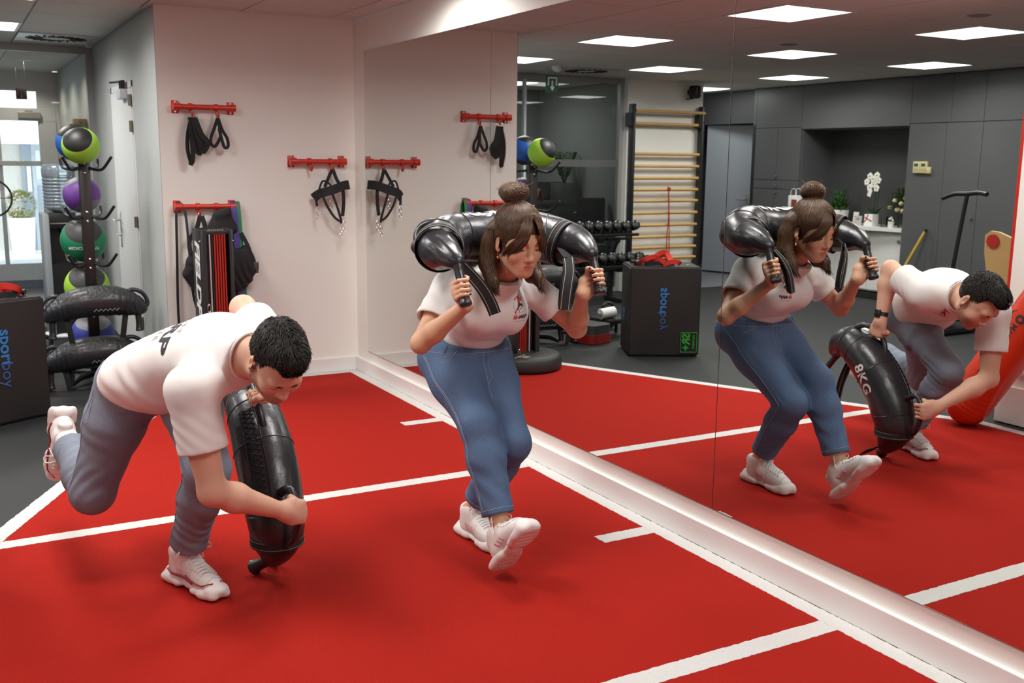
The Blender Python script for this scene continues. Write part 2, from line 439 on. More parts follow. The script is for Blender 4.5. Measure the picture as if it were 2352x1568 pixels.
build('side_panel', MB().bb((-3.275, -7.2, 2.0), (-3.222, YG, H)), M_grey, gw, None); build('side_panel', MB().bb((-3.275, -7.2, 0), (-3.222, YG, 2.0)), M_dark, gw, None)['label'] = 'black edge panel'
for x0, x1 in ((-2.422, -2.40), (-.83, -.808)): build('niche_side', MB().bb((x0, YG-.52, .05), (x1, YG-.02, 1.95)), M_grey, gw, None)
build('niche_top', MB().bb((-2.42, YG-.52, 1.925), (-.81, YG-.02, 1.95)), M_grey, gw, None)
build('plinth', MB().bb((-3.22, YG-.06, 0), (8.6, YG-.04, .06)), M_dark, gw, None)
def lock(x, z):
    b = MB(); b.cyl((x, YG, z), (x, YG+.02, z), .014, n=14); b.box((x, YG+.026, z), (.006, .012, .03), ch=.002); build('lock', b, M_steel, gw)
for x, z in ((-2.80, 1.36), (-2.80, 1.24), (-2.80, 1.15), (.05, .98)): lock(x, z)

# corridor door leaf standing ajar
d = bpy.data.objects.new('door_1', None); COL.objects.link(d); d['kind'] = 'structure'; ORG['door_1'] = (0, 0, 0)
M_door = mat('pale_blue_grey_door', (.36, .39, .43), .4)
e0, e1 = Vector((-4.34, -6.80, 0)), Vector((-3.62, -7.02, 0)); dv = (e1-e0).normalized(); Rz = Matrix.Rotation(math.atan2(dv.y, dv.x), 4, 'Z')
mid = (e0+e1)/2
build('leaf', MB().box((mid.x, mid.y, 1.02), ((e1-e0).length, .04, 2.0), Rz, .002), M_door, d, None)
hb = MB(); hp = e0.lerp(e1, .90)
nv = Vector((-dv.y, dv.x, 0)); nv = nv if nv.y > 0 else -nv
hb.box((hp+nv*.025+Vector((0, 0, 1.0))), (.03, .008, .20), Rz, .002); hb.tube([hp+nv*.02+Vector((0, 0, 1.03)), hp+nv*.07+Vector((0, 0, 1.03)), hp+nv*.07-dv*.13+Vector((0, 0, 1.03))], .010)
build('handle', hb, M_steel, d)
sbox('trim_2', (-3.40, -7.10, 0), (-3.28, -7.02, 2.08), M_dark)

# white pillar in front of the mirror (right edge of the reflection)
pil = sbox('pillar', (3.14, -3.35, 0), (3.75, -2.90, H), M_wall)
build('base', MB().bb((3.125, -3.37, 0), (3.77, -2.885, .225), .004), M_white, pil, None)
fr = MB()
for a, b in (((3.235, -2.905, .30), (3.65, -2.885, .325)), ((3.235, -2.905, .30), (3.26, -2.885, 2.2)), ((3.625, -2.905, .30), (3.65, -2.885, 2.2))): fr.bb(a, b, .004)
build('moulding', fr, M_white, pil, None)
build('corner_strip', MB().bb((3.118, -2.945, .23), (3.139, -2.899, 2.2), .004), mat('red_lacquer', lin('#c0281a'), .4), pil, None)['label'] = 'red strip'

# mirror panels
M_mir = mat_mirror(); M_edge = mat('mirror_edge', (.10, .07, .06), .15)
SX = [.2165, 2.066, 3.956, 5.846, 7.6]
for i, lab in enumerate(('wall mirror panel nearest the back corner reflecting red hook rails', 'wall mirror panel behind the woman reflecting the wooden wall bars', 'wall mirror panel reflecting both people and the grey cupboards', 'wall mirror panel nearest the viewer reflecting bare red carpet')):
    t = thing('wall_mirror', lab, 'mirror', (SX[i], 0, .1694), 'mirror panels along the wall')
    build('glass', MB().bb((SX[i]+.0008, 0, .1694), (SX[i+1]-.0008, .0055, 2.2306)), M_mir, t, None)
    build('edge', MB().bb((SX[i+1]-.0026, -.0006, .1694), (SX[i+1]-.0008, .005, 2.2306)).bb((SX[i], -.0006, .1674), (SX[i+1], .005, .1694)), M_edge, t, None)['label'] = 'dark ground edge'

# ceiling of 60 cm tiles on a grid, with the light panels let in
cl = sbox('ceiling', (-6.2, -9.2, H+.012), (8.8, .14, H+.1), M_tbar)
GX, GY = -.245, -1.96
LP = [(-1, 0), (0, 0), (1, 0), (1, 1), (0, 1), (0, 2), (-1, 2), (-1, 1), (1, -1), (2, 0), (2, 1), (3, 1), (1, 2), (2, -1), (3, -1), (4, -1)]
LC = [(GX+.3+1.8*i, GY-.3-1.78*j) for i, j in LP]
OFF = [(-3.9, -4.06), (-3.9, -2.5)]
def near_light(x, y): return any(abs(x-a) < .31 and abs(y-b) < .31 for a, b in LC)
tile_me = None; nt_ = 0; rest = MB()
for ix in range(-10, 15):
    for iy in range(-12, 4):
        x, y = GX+.6*ix+.3, GY+.6*iy+.3
        if x < -6 or x > 8.5 or y < -6.7 or y > .25: continue
        if near_light(x, y): continue
        a0, a1, b0, b1 = x-.2935, x+.2935, y-.2935, min(y+.2935, -.003)
        if -2.999 < x < -.1 and y > -1.318: continue
        if b1-b0 < .05: continue
        if x < -3.0 and y > -1.2: continue
        full = b1-b0 > .58
        b0 = max(b0, -1.318 if False else b0)
        if nt_ < 290 and full:
            if tile_me is None:
                o = build('tile', MB().box((0, 0, H+.006), (.587, .587, .012), None, .003), M_tile, cl, None); tile_me = o.data
            else:
                o = bpy.data.objects.new('tile', tile_me); COL.objects.link(o); o.parent = cl
            o.location = (x, y, 0); nt_ += 1
        else:
            if b1 > -.01: build('tile', MB().bb((a0, b0, H), (a1, b1, H+.012), .003), M_tile, cl, None)
            else: rest.bb((a0, b0, H), (a1, b1, H+.012))
if rest.v: build('tiles', rest, M_tile, cl, None)['kind'] = 'stuff'
M_lum = mat('lit_diffuser', (.9, .9, .9), .6, emit=((1.0, .975, .94), LIGHT_STRENGTH))
M_lframe = mat('white_light_frame', (.8, .8, .8), .4)
LAB = {(-1, 0): 'lit square ceiling panel nearest the glass partition, above the ball rack', (0, 0): 'lit square ceiling panel reflected left of the long mirror seam', (1, 0): 'largest lit ceiling panel in the mirror, cut by the seam',
       (1, 1): 'lit ceiling panel reflected highest above the grey cupboards', (0, 1): 'middle of three lit ceiling panels reflected in a row over the white door', (0, 2): 'lit ceiling panel reflected just over the grey niche',
       (-1, 2): 'smallest and lowest lit ceiling panel above the corridor door', (-1, 1): 'lit square ceiling panel reflected above the wooden wall bars', (1, -1): 'lit ceiling panel cut off by the top edge of the mirror'}
LAB2 = {(2, 0): 'lit square ceiling panel above the person bending forward', (2, 1): 'lit square ceiling panel over the black floor behind the bent person', (3, 1): 'lit square ceiling panel on the pillar side near the viewer', (1, 2): 'lit square ceiling panel close to the cupboards near the step machine', (2, -1): 'lit square ceiling panel above the mirror near the squatting person', (3, -1): 'lit square ceiling panel above the mirror near the viewer', (4, -1): 'lit square ceiling panel above the mirror end behind the viewer'}
for k, (x, y) in enumerate(LC):
    lab = LAB.get(LP[k], LAB2.get(LP[k]))
    t = thing('ceiling_light', lab, 'ceiling light', (x, y, H), 'square ceiling light panels')
    b = MB(); e = .295; q = .272
    for s in (-1, 1): b.bb((x+s*q, y-e, H-.004), (x+s*e, y+e, H+.011)); b.bb((x-q, y+s*q, H-.004), (x+q, y+s*e, H+.011))
    build('frame', b, M_lframe, t, None); build('diffuser', MB().bb((x-q, y-q, H-.001), (x+q, y+q, H+.008)), M_lum, t, None)
    al = bpy.data.lights.new('panel_light', 'AREA'); al.shape = 'SQUARE'; al.size = .54; al.energy = PANEL_WATT; al.spread = PANEL_SPREAD; al.color = (1.0, .975, .94)
    ao = bpy.data.objects.new('panel_light', al); COL.objects.link(ao); ao.parent = t; ao.location = (0, 0, -.006)
# ------------------------------------------------------------------ people
def V3(*a): return np.array(a, float)
def nrm(a): a = np.array(a, float); return a/np.linalg.norm(a)
def basis(fw, up):
    """columns forward, left, up"""
    u = nrm(up); fw = np.array(fw, float); fw = nrm(fw-u*(fw@u)); return np.stack([fw, np.cross(u, fw), u], 1)
class Head:
    def __init__(s, c, yaw, pitch, roll, sc=1.0):
        cy, sy, cp, sp = math.cos(yaw), math.sin(yaw), math.cos(pitch), math.sin(pitch)
        F = V3(cy*cp, sy*cp, -sp); L = V3(-sy, cy, 0); U = np.cross(F, L)
        L2 = math.cos(roll)*L+math.sin(roll)*U; U2 = -math.sin(roll)*L+math.cos(roll)*U
        s.c = np.array(c, float); s.R = np.stack([F, L2, U2], 1); s.sc = sc
    def p(s, x, y, z): return s.c+s.R @ (V3(x, y, z)*s.sc)
    def loc(s, P): return ((P-s.c) @ s.R)/s.sc
def head_sdf(S, h, fem):
    q = h.sc; R = h.R
    def e(c, r, k=.02, op='+', RR=R): S.ell(h.p(*c), np.array(r)*q, RR, k*q, op)
    def c(a, b, ra, rb=None, k=.012, op='+'): S.cap(h.p(*a), h.p(*b), ra*q, (ra if rb is None else rb)*q, k*q, op)
    e((-.012, 0, .045), (.098, .075, .088)); e((.03, 0, .005), (.064, .064, .088), .03); e((.042, 0, -.04), (.05, .053, .06), .03)
    jw = .048 if fem else .056; jr = .018 if fem else .023
    for s in (-1, 1):
        c((-.002, s*jw, -.055), (.070, s*.018, -.096), jr, .018, .03); e((.062, s*.040, -.025), (.024, .023, .027), .025)
    e((.082, 0, -.095 if fem else -.099), (.014, .016, .013) if fem else (.016, .020, .015), .02)
    c((.084, -.034, .030), (.084, .034, .030), .012 if fem else .015, None, .02)
    for s in (-1, 1):
        e((.100, s*.032, .010), (.016, .019, .012), .014, '-'); e((.077, s*.032, .008), (.0158, .0175, .0125), .005)
    c((.090, 0, .022), (.110, 0, -.022), .0075, .0095, .018); e((.1115, 0, -.030), (.0105, .0105, .0095), .01)
    for s in (-1, 1):
        e((.099, s*.0125, -.035), (.010, .0075, .0075), .007); e((.105, s*.0065, -.0425), (.005, .0035, .004), .004, '-')
    e((.076, 0, -.064), (.025, .033, .024), .02)
    sm = .007 if fem else 0
    c((.084, -.025, -.062+sm), (.099, 0, -.0585), .004, .0058, .006); c((.084, .025, -.062+sm), (.099, 0, -.0585), .004, .0058, .006)
    c((.084, -.021, -.068+sm), (.097, 0, -.072), .0045, .0072, .006); c((.084, .021, -.068+sm), (.097, 0, -.072), .0045, .0072, .006)
    for s in (-1, 1): c((.086, s*.029, -.064+sm*1.2), (.107, 0, -.0655), .0014, None, .004, '-')
    for s in (-1, 1):
        E = R @ np.array(Matrix.Rotation(s*.35, 3, 'Z'))
        e((-.012, s*.080, -.002), (.020, .007, .034), .006, '+', E); e((-.004, s*.0875, .002), (.011, .0065, .020), .006, '-', E); e((-.002, s*.078, -.030), (.010, .006, .010), .006)
def grip(S, C, A, W, r, sc=1.0, spread=1.0, thumb=True):
    """hand closed on a bar: C bar centre, A axis pinky->index, W from bar to the palm; returns wrist, nail frames"""
    A = nrm(A); e1 = np.array(W, float); e1 = nrm(e1-A*(e1@A)); e2 = np.cross(A, e1) if grip.mirror else np.cross(e1, A)
    C = np.array(C, float)
    def pol(a, R, o): return C+A*o+(e1*math.cos(a)+e2*math.sin(a))*R
    nails = []; fr = [.0086, .009, .0086, .0074]; off = [.031, .0105, -.010, -.029]; ln = [(.044, .027, .022), (.048, .030, .023), (.045, .028, .023), (.036, .022, .020)]
    wrist = C+e1*(r+.018)-e2*.070*sc-A*grip.dev*sc
    kn = []
    for i in range(4):
        R = r+fr[i]*sc*.92; a = .05+.06*i; o = off[i]*sc*spread; pts = [pol(a, R+.006*sc, o)]
        for L in ln[i]:
            a += 2*math.asin(min(.97, L*sc/2/(R+.002))); pts.append(pol(a, R, o*.96))
        rr = [fr[i]*sc*1.12, fr[i]*sc*1.0, fr[i]*sc*.92, fr[i]*sc*.78]
        S.chain(pts, rr, .0035*sc); kn.append(pts[0])
        d = nrm(pts[3]-pts[2]); nn = nrm(pts[3]-C-A*(A@(pts[3]-C))); nails.append((pts[3]-d*.002+nn*rr[3]*.86, d, nn))
        S.cap(wrist+A*off[i]*.55*sc+e2*.018*sc, pts[0], .0135*sc, fr[i]*sc*1.15, .016*sc)
    S.ell(C+e1*(r+.016*sc)-e2*.030*sc, (.046*sc, .040*sc, .015*sc), np.stack([e2, A, e1], 1), .015*sc)
    if thumb:
        t0 = wrist+A*.026*sc+e2*.022*sc-e1*.004; t1 = pol(-.95, r+.016*sc, .040*sc); t2 = pol(-1.75, r+.011*sc, .046*sc); t3 = pol(-2.5, r+.0095*sc, .042*sc)
        S.chain([t0, t1, t2, t3], [.0155*sc, .0125*sc, .0105*sc, .0085*sc], .010*sc)
        d = nrm(t3-t2); nn = nrm(t3-C-A*(A@(t3-C))); nails.append((t3-d*.002+nn*.0075*sc, d, nn))
    S.cap(wrist, C+e1*(r+.014*sc)-e2*.05*sc, .0225*sc, .020*sc, .02*sc)
    return wrist, nails
grip.mirror = False; grip.dev = .03
def folds(S, L):
    """L: (centre, normal direction across the fold, wavelength, depth, reach)"""
    L = [(A3(c), A3(nrm(n)), w, a, rr) for c, n, w, a, rr in L]
    def fn(P, d):
        d = d.copy()
        for c, n, w, a, rr in L:
            q = P-c; g = np.einsum('ij,ij->i', q, q)/(rr*rr); m = g < 4
            if not m.any(): continue
            x = q[m]; ph = (x@n)/w*6.2832+1.3*np.sin(x[:, 0]*23+x[:, 2]*17)+.9*np.sin(x[:, 1]*31-x[:, 2]*11)
            d[m] += a*np.sin(ph)*np.exp(-g[m]*1.2)
        return d
    S.fn = fn
def limb(S, a, b, ra, rm, rb, k=.02, mid=.35, bulge=None):
    a, b = np.array(a, float), np.array(b, float); m = a+(b-a)*mid
    if bulge is not None: m = m+np.array(bulge)
    S.cap(a, m, ra, rm, k); S.cap(m, b, rm, rb, k)

M_skinw = mat('skin_warm', (.62, .36, .25), .48, attr='tint', bump=(900, .05, .001), spec=.35)
M_skinm = mat('skin_fair', (.62, .36, .25), .5, attr='tint', bump=(900, .06, .001), spec=.35)
M_cotton = mat('white_cotton_jersey', (.84, .82, .80), .85, bump=(700, .08, .001), sheen=.1)
M_denimw = mat('blue_denim', lin('#50698b'), .8, noise=(420, .80, (1, 1, .12)), bump=(900, .25, .001))
M_denimm = mat('pale_blue_denim', lin('#7d8796'), .8, noise=(420, .84, (1, 1, .12)), bump=(900, .25, .001))
M_stitch = mat('denim_stitch', lin('#8c97ad'), .8)
M_nail = mat('dark_nail_varnish', (.02, .022, .03), .25)
M_hairw = mat('brown_hair', lin('#4a3322'), .45, noise=(60, .6, (6, 6, .5)), spec=.4)
M_hairw2 = mat('light_brown_hair', lin('#66482c'), .42, spec=.5)
M_hairm = mat('dark_hair', (.014, .010, .008), .5, spec=.4)
M_brow = mat('brow_brown', lin('#3a2417'), .8)
M_gold = mat('gold', (.85, .62, .25), .25, metal=1)
M_redp = mat('red_print', lin('#c33a34'), .7); M_blackp = mat('black_print', lin('#2b272c'), .7); M_greyp = mat('grey_print', lin('#a39a98'), .7)
M_shoe = mat('white_shoe_leather', (.80, .78, .75), .5, bump=(520, .3, .001), attr='tint'); M_sole = mat('white_rubber_sole', (.78, .74, .72), .55)
M_mesh = mat('offwhite_knit', (.70, .69, .66), .8, bump=(800, .5, .001)); M_pinkt = mat('pink_trim', lin('#c98087'), .5); M_redt = mat('dark_red_trim', lin('#9c3640'), .5); M_lace = mat('white_lace', (.82, .81, .78), .8)
M_sock = mat('white_sock', (.80, .79, .77), .9, bump=(500, .3, .001))

# ---- shoes: one pattern in local axes (x toe, z up, ankle above the origin); length about 0.29
def make_shoe(root, M, trim, red=False):
    """adds sole / upper / laces / trim parts of one shoe under root, M maps local to world"""
    Mn = np.array(M); R3 = Mn[:3, :3]
    def T(x, y, z): return Mn[:3, :3] @ V3(x, y, z)+Mn[:3, 3]
    U = Sdf()
    def ue(c, r, k=.02, op='+'): U.ell(T(*c), r, R3, k, op)
    ue((.150, 0, .040), (.068, .045, .034)); ue((.085, 0, .052), (.085, .042, .045), .03); ue((-.015, 0, .055), (.055, .038, .052), .03)
    U.cap(T(.0, 0, .05), T(-.005, 0, .105), .042, .043, .03); U.cap(T(.06, 0, .075), T(.025, 0, .105), .032, .036, .03)
    ue((-.055, 0, .10), (.014, .026, .026), .02); ue((.052, 0, .112), (.014, .024, .024), .02)
    U.cap(T(.0, 0, .10), T(-.008, 0, .16), .034, .036, .006, '-'); U.half(T(0, 0, .018), T(0, 0, 0)-T(0, 0, 1), .3)
    Ri = np.linalg.inv(Mn)
    def shoe_tint(V):
        L = V @ Ri[:3, :3].T+Ri[:3, 3]; x, y, z = L.T; C = np.tile(np.array((.82, .80, .77)), (len(V), 1))
        knit = ((x > .10) & (x < .185) & (z < .062)) | ((x > .02) & (x < .10) & (z < .068) & (z > .034)) | ((x < -.01) & (z > .06) & (z < .09))
        C[knit] *= np.array((.86, .855, .84)); ed = np.abs(x-.185-.25*(np.abs(y)-.02)) < .0025; C[ed & (z > .02)] *= .72; ed2 = (np.abs(x-.10) < .002) & (z < .085); C[ed2] *= .75; return C
    up = sdf_obj('upper', U, M_shoe, root, .003, 1, shoe_tint, keep='shoe')
    Q = Sdf()
    def qe(c, r, k=.012, op='+'): Q.ell(T(*c), r, R3, k, op)
    qe((.160, 0, .018), (.072, .052, .021)); qe((.195, 0, .030), (.040, .046, .024)); qe((.075, 0, .016), (.075, .040, .020)); qe((-.02, 0, .020), (.066, .047, .027)); qe((-.06, 0, .026), (.030, .038, .030))
    for s in (-1, 1):
        for x, rr in ((.205, .020), (.165, .024), (.12, .018), (.015, .022), (-.03, .026), (-.06, .02)): qe((x, s*.034 if x < .2 else s*.024, .015), (rr*1.2, .017, rr*.7), .016)
    Q.half(T(0, 0, 0), T(0, 0, 0)-T(0, 0, 1), .4); Q.half(T(.07, 0, .002), nrm(T(.3, 0, -1)-T(0, 0, 0)), .028)
    for x in (.19, .165, .14): Q.box(T(x, 0, -.001), (.0022, .034, .006), R3, .001, .003, '-')
    for x in (.115, .02, -.005, -.035, -.06): Q.cap(T(x, -.018, -.001), T(x, .018, -.001), .0035, None, .003, '-')
    qe((.165, 0, -.004), (.018, .018, .006), .003, '-'); qe((-.03, 0, -.004), (.015, .016, .006), .003, '-')
    so = sdf_obj('sole', Q, M_sole, root, .003, 1)
    # trim and laces laid on the upper
    tr = bvh('shoe'); org = ORG[root.name]
    def on(x, y, z, cx, cz, off, cy=0.0):
        o = Vector(T(x, y, z)); d = (Vector(T(cx, cy, cz))-o).normalized(); hit = tr.ray_cast(o, d, .3)
        return (hit[0]-d*off) if hit[0] is not None else None
    b = MB()
    def strip(P, wd, t=.003):
        pts = [p for p in (on(*q, t) for q in P) if p is not None]
        if len(pts) > 1:
            b = MB(); b.tube(pts, wd, 6); build('trim', b, M_redt if red else M_pinkt, root)['label'] = 'dark red trim line' if red else 'pink side stripe'
    for s in (-1, 1):
        if red:
            strip([(.22, s*.10*0+s*.02, .062, .15, .04), (.19, s*.10, .055, .16, .04), (.14, s*.12, .052, .14, .045), (.10, s*.12, .050, .10, .05), (.075, s*.12, .075, .08, .05)], .0026)
            strip([(.12, s*.12, .035, .12, .045), (.08, s*.12, .042, .08, .05), (.04, s*.12, .030, .04, .05), (.0, s*.12, .040, 0, .05), (-.04, s*.1, .052, -.03, .05)], .0045)
        else:
            for k in range(3): strip([(.075-.024*k, s*.12, .092, .07-.024*k, .05), (.085-.024*k, s*.12, .065, .08-.024*k, .05), (.098-.024*k, s*.12, .042, .09-.024*k, .045)], .0024, .0012)
    b = MB()
    for k in range(6):
        x = .050+.015*k; P = [on(x, s*.027, .2, x+.03, .03, .003, s*.027) for s in (-1, -.5, 0, .5, 1)]; P = [p for p in P if p is not None]
        if len(P) > 1: b.tube(P, .0034, 6)
        P = [on(x+.0075*(1+s), s*.024, .2, x+.0075*(1+s)+.03, .03, .0045, s*.024) for s in (-1, -.5, 0, .5, 1)]; P = [p for p in P if p is not None]
        if len(P) > 1: b.tube(P, .0030, 6)
    k0 = on(.045, 0, .25, .045, .03, .006)
    if k0 is not None:
        for s in (-1, 1):
            lk = 1.5 if red else 1.0; lp = [k0+Vector(R3 @ (V3(*q)*lk)) for q in ((0, 0, 0), (.012, s*.022, .010), (.022, s*.040, -.002), (.012, s*.042, -.014), (.004, s*.016, .002))]; b.tube(bez(lp, 5), .0026, 6)
            lp = [k0+Vector(R3 @ V3(*q)) for q in ((0, 0, 0), (.012, s*.018, .003), (.010, s*.036, -.012), (.006, s*.043, -.036), (.004, s*.046, -.055))]; b.tube(bez(lp, 5), .002, 6)
    if b.v: build('laces', b, M_lace, root)
    return up
def shoe_thing(parent, M, trim, red=False):
    o = bpy.data.objects.new('shoe', None); COL.objects.link(o); o.parent = parent; ORG[o.name] = ORG[parent.name]
    make_shoe(o, M, trim, red); return o
def nails(root, L, w=.0042, l=.0062):
    b = MB()
    for p, d, n in L:
        M3 = Matrix(np.stack([d, np.cross(n, d), n], 1).tolist()); b.sphere(p, (l, w, .0018), 10, 6, M3)
    return build('nail', b, M_nail, root)
def strands(name, root, L, m, rad=.0011, n=4):
    b = MB()
    for P in L:
        k = len(P); R = [rad*(.6+.6*math.sin(PI*min(1, (i+.6)/k))) for i in range(k)]; R[-1] = rad*.25
        b.tube(P, R, n, caps=False)
    o = build(name, b, m, root, 180); return o

RUN = {  # the running figure of the chest print, unit square: capsules (x0,y0,x1,y1,r0,r1) and colour
    'red': [(.70, .93, .68, .86, .035, .03), (.60, .80, .52, .60, .07, .075), (.52, .60, .46, .46, .075, .05), (.60, .84, .36, .78, .045, .03), (.36, .78, .22, .70, .03, .025), (.64, .78, .72, .62, .035, .025), (.72, .62, .86, .78, .025, .02), (.30, .24, .16, .06, .028, .022), (.14, .08, .20, -.06, .03, .018), (.70, .36, .44, .18, .028, .02), (.44, .18, .40, .06, .02, .015)],
    'black': [(.48, .46, .66, .42, .06, .055), (.66, .42, .70, .38, .05, .03), (.46, .44, .32, .22, .055, .035)]}
def capsule2d(x0, y0, x1, y1, r0, r1, n=8):
    a = math.atan2(y1-y0, x1-x0); P = [(x0+r0*math.cos(a+PI/2+PI*i/n), y0+r0*math.sin(a+PI/2+PI*i/n)) for i in range(n+1)]+[(x1+r1*math.cos(a-PI/2+PI*i/n), y1+r1*math.sin(a-PI/2+PI*i/n)) for i in range(n+1)]
    return [Vector((x, y, 0)) for x, y in P], [list(range(len(P)))]
def chest_print(root, tree, M, s, word=True):
    """runner emblem with the word below, s = emblem height; M frame x right, y up, z out of the cloth"""
    Te = M @ Matrix.Translation((-.5*s, 0, 0)) @ Matrix.Scale(s, 4)
    build('emblem', wrap_text(tree, [(*capsule2d(*c), Te) for c in RUN['red']], .0015), M_redp, root, 60)['label'] = 'red running figure'
    build('emblem_shorts', wrap_text(tree, [(*capsule2d(*c), Te) for c in RUN['black']], .0018), M_blackp, root, 60)
    ring = [Vector((.45+.36*rr*math.cos(a), .36+.36*rr*math.sin(a), 0)) for rr in (1, .95) for a in [2*PI*i/40 for i in range(40)]]
    build('emblem_ring', wrap_text(tree, [(ring, [[i, (i+1) % 40, 40+(i+1) % 40, 40+i] for i in range(40)], Te)], .0011), M_greyp, root, 60)
    wds = [('S', -1.55, M_redp), ('H', -.75, M_redp), ('A', 0, M_blackp), ('R', .75, M_blackp), ('P', 1.5, M_blackp)]
    for m_ in (M_redp, M_blackp):
        pc = []
        for chh, x, mm in wds:
            if mm is not m_: continue
            vs, fs = text_geo(chh, s*.30, bold=s*.010, shear=.15)
            pc.append(([Vector((v.x*1.25, v.y, 0)) for v in vs], fs, M @ Matrix.Translation((x*s*.26, -.24*s, 0))))
        build('letters', wrap_text(tree, pc, .0013), m_, root, 60)
    vs, fs = text_geo('KINESITHERAPIE', s*.105, space=1.15)
    build('letters', wrap_text(tree, [(vs, fs, M @ Matrix.Translation((0, -.48*s, 0)))], .0013), M_greyp, root, 60)
def seam(tree, P, root, name='seam', m=None, rad=.0014, reach=.25, off=.0004):
    """P: (point, direction) pairs cast on the cloth"""
    pts = []
    for o, d in P:
        o, d = Vector(o), Vector(d).normalized(); hit = tree.ray_cast(o-d*reach, d, 2*reach)
        if hit[0] is not None: pts.append(hit[0]-d*off)
    if len(pts) < 2: return
    b = MB(); b.tube(pts, rad, 5); return build(name, b, m or M_stitch, root)
def lseg(a, b, n): return [lerp(np.array(a), np.array(b), i/n) for i in range(n+1)]
def neck_band(root, A, B, r, pc, pn, rad):
    """ribbed collar where a neck hole of radius r round the axis A-B meets the plane (pc, pn)"""
    A, B, pc, pn = [np.array(q, float) for q in (A, B, pc, pn)]; ax = nrm(B-A); Q = basis((0, 0, 1) if abs(ax[2]) < .9 else (1, 0, 0), ax); pts = []
    for a in np.linspace(0, 2*PI, 49)[:-1]:
        p = A+(Q[:, 0]*math.cos(a)+Q[:, 1]*math.sin(a))*r; pts.append(Vector(p+ax*(((pc-p) @ pn)/(ax @ pn))))
    b = MB(); b.tube(pts, rad, 8, closed=True); return build('neck_band', b, M_cotton, root)
# ---- the woman: squatting on her left leg, bag across her shoulders
WR = thing('person', 'person in blue jeans squatting on one leg, black bag across the shoulders', 'person', (3.42, -.77, 0))
hd = Head((3.674, -.733, 1.221), .003, .30, .013, .98)
TB = basis((.80, 0, -.6), (.42, .02, .9)); PB = basis((.95, 0, -.3), (.25, .0, 1))
hipL, hipR = V3(3.30, -.675, .735), V3(3.30, -.855, .735); knL, knR = V3(3.625, -.722, .445), V3(3.63, -.868, .535); anL, anR = V3(3.375, -.772, .10), V3(3.815, -.862, .155)
shL, shR = V3(3.455, -.575, 1.04), V3(3.455, -.905, 1.04); elL, elR = V3(3.545, -.385, .855), V3(3.553, -1.068, .85)
HB = [V3(3.758, -.440, 1.080), V3(3.768, -1.005, 1.070)]     # bar centres of the two club handles
HA = [nrm((-.40, .02, .92)), nrm((-.40, -.02, .92))]
S = Sdf()
S.ell((3.31, -.765, .74), (.105, .155, .11), PB, .03); S.ell((3.375, -.758, .87), (.088, .120, .12), TB, .05); S.ell((3.45, -.748, .98), (.098, .128, .14), TB, .05)
S.cap(shL, shR, .045, .045, .05)
S.cap(V3(3.50, -.742, 1.06), hd.p(-.018, 0, -.05), .052, .047, .03); S.cap(V3(3.53, -.74, 1.05), hd.p(.01, 0, -.075), .042, .035, .03)
head_sdf(S, hd, True)
for s in (0, 1):
    grip.mirror = s == 1; grip.dev = .045
    wr, nl = grip(S, HB[s], HA[s], (-.85, .5 if s == 0 else -.5, -.1), .0165, .90)
    el, sh = (elL, shL) if s == 0 else (elR, shR); wr_in = wr
    limb(S, sh, el, .046, .043, .035, .03, .4); limb(S, el, wr, .036, .0375, .0225, .02, .3); S.ell(el+V3(-.014, 0, -.010), (.024, .022, .024), None, .02)
    if s == 0: nlL, wrL = nl, wr
    else: nlR, wrR = nl, wr
for hp, kn, an in ((hipL, knL, anL), (hipR, knR, anR)):
    limb(S, hp, kn, .080, .072, .050, .04); limb(S, kn, an, .048, .052, .032, .03, .3)
anE = [anL+V3(.004, 0, -.03), anR+V3(.012, .002, -.02)]
S.cap(anL, anE[0], .033, .034, .02); S.cap(anR, anE[1], .033, .034, .02)
SKW = np.array(lin('#d9a98a')); LIP = np.array(lin('#bd6058')); BLU = np.array(lin('#d8937a'))
def tintw(V):
    C = np.tile(SKW, (len(V), 1)); L = hd.loc(V)
    near = np.abs(L).max(1) < .16
    lipd = np.abs(L[:, 2]+.0655)/.0100; ly = np.abs(L[:, 1])/.0235
    m = np.clip(1.15-(lipd**2+ly**2), 0, 1)*(L[:, 0] > .084)*near; m = np.clip(m*1.6, 0, 1)[:, None]*.85; C = C*(1-m)+LIP*m
    bl = np.exp(-(((L[:, 0]-.07)/.03)**2+((np.abs(L[:, 1])-.042)/.022)**2+((L[:, 2]+.03)/.022)**2))*near; bl = (bl*.5)[:, None]; return C*(1-bl)+BLU*bl
body = sdf_obj('body', S, M_skinw, WR, .0032, 1, tintw)
nails(WR, nlL); nails(WR, nlR)
for s in (-1, 1):
    b = MB(); b.tube([hd.p(.0935-.0105*t*t, s*(.032+.0155*t*1), .0035-.0030*(1-t*t)) for t in (-1, -.5, 0, .5, 1)], [.0007, .0014, .0017, .0016, .0009], 6); build('eyelash', b, M_brow, WR)
    b = MB(); b.tube([hd.p(.098, s*.016, .027), hd.p(.0975, s*.028, .0315), hd.p(.089, s*.042, .031), hd.p(.079, s*.050, .026)], [.0018, .0026, .0022, .001], 6); build('eyebrow', b, M_brow, WR)
    e0 = hd.p(.0, s*.081, -.037); b = MB(); b.tube([e0+V3(.004*math.cos(a), 0, -.007+.007*math.sin(a)) for a in [2*PI*i/12 for i in range(12)]], .0011, 6, closed=True); b.sphere(e0+V3(0, 0, -.021), (.0045, .0045, .006), 10, 8); build('earring', b, M_gold, WR)
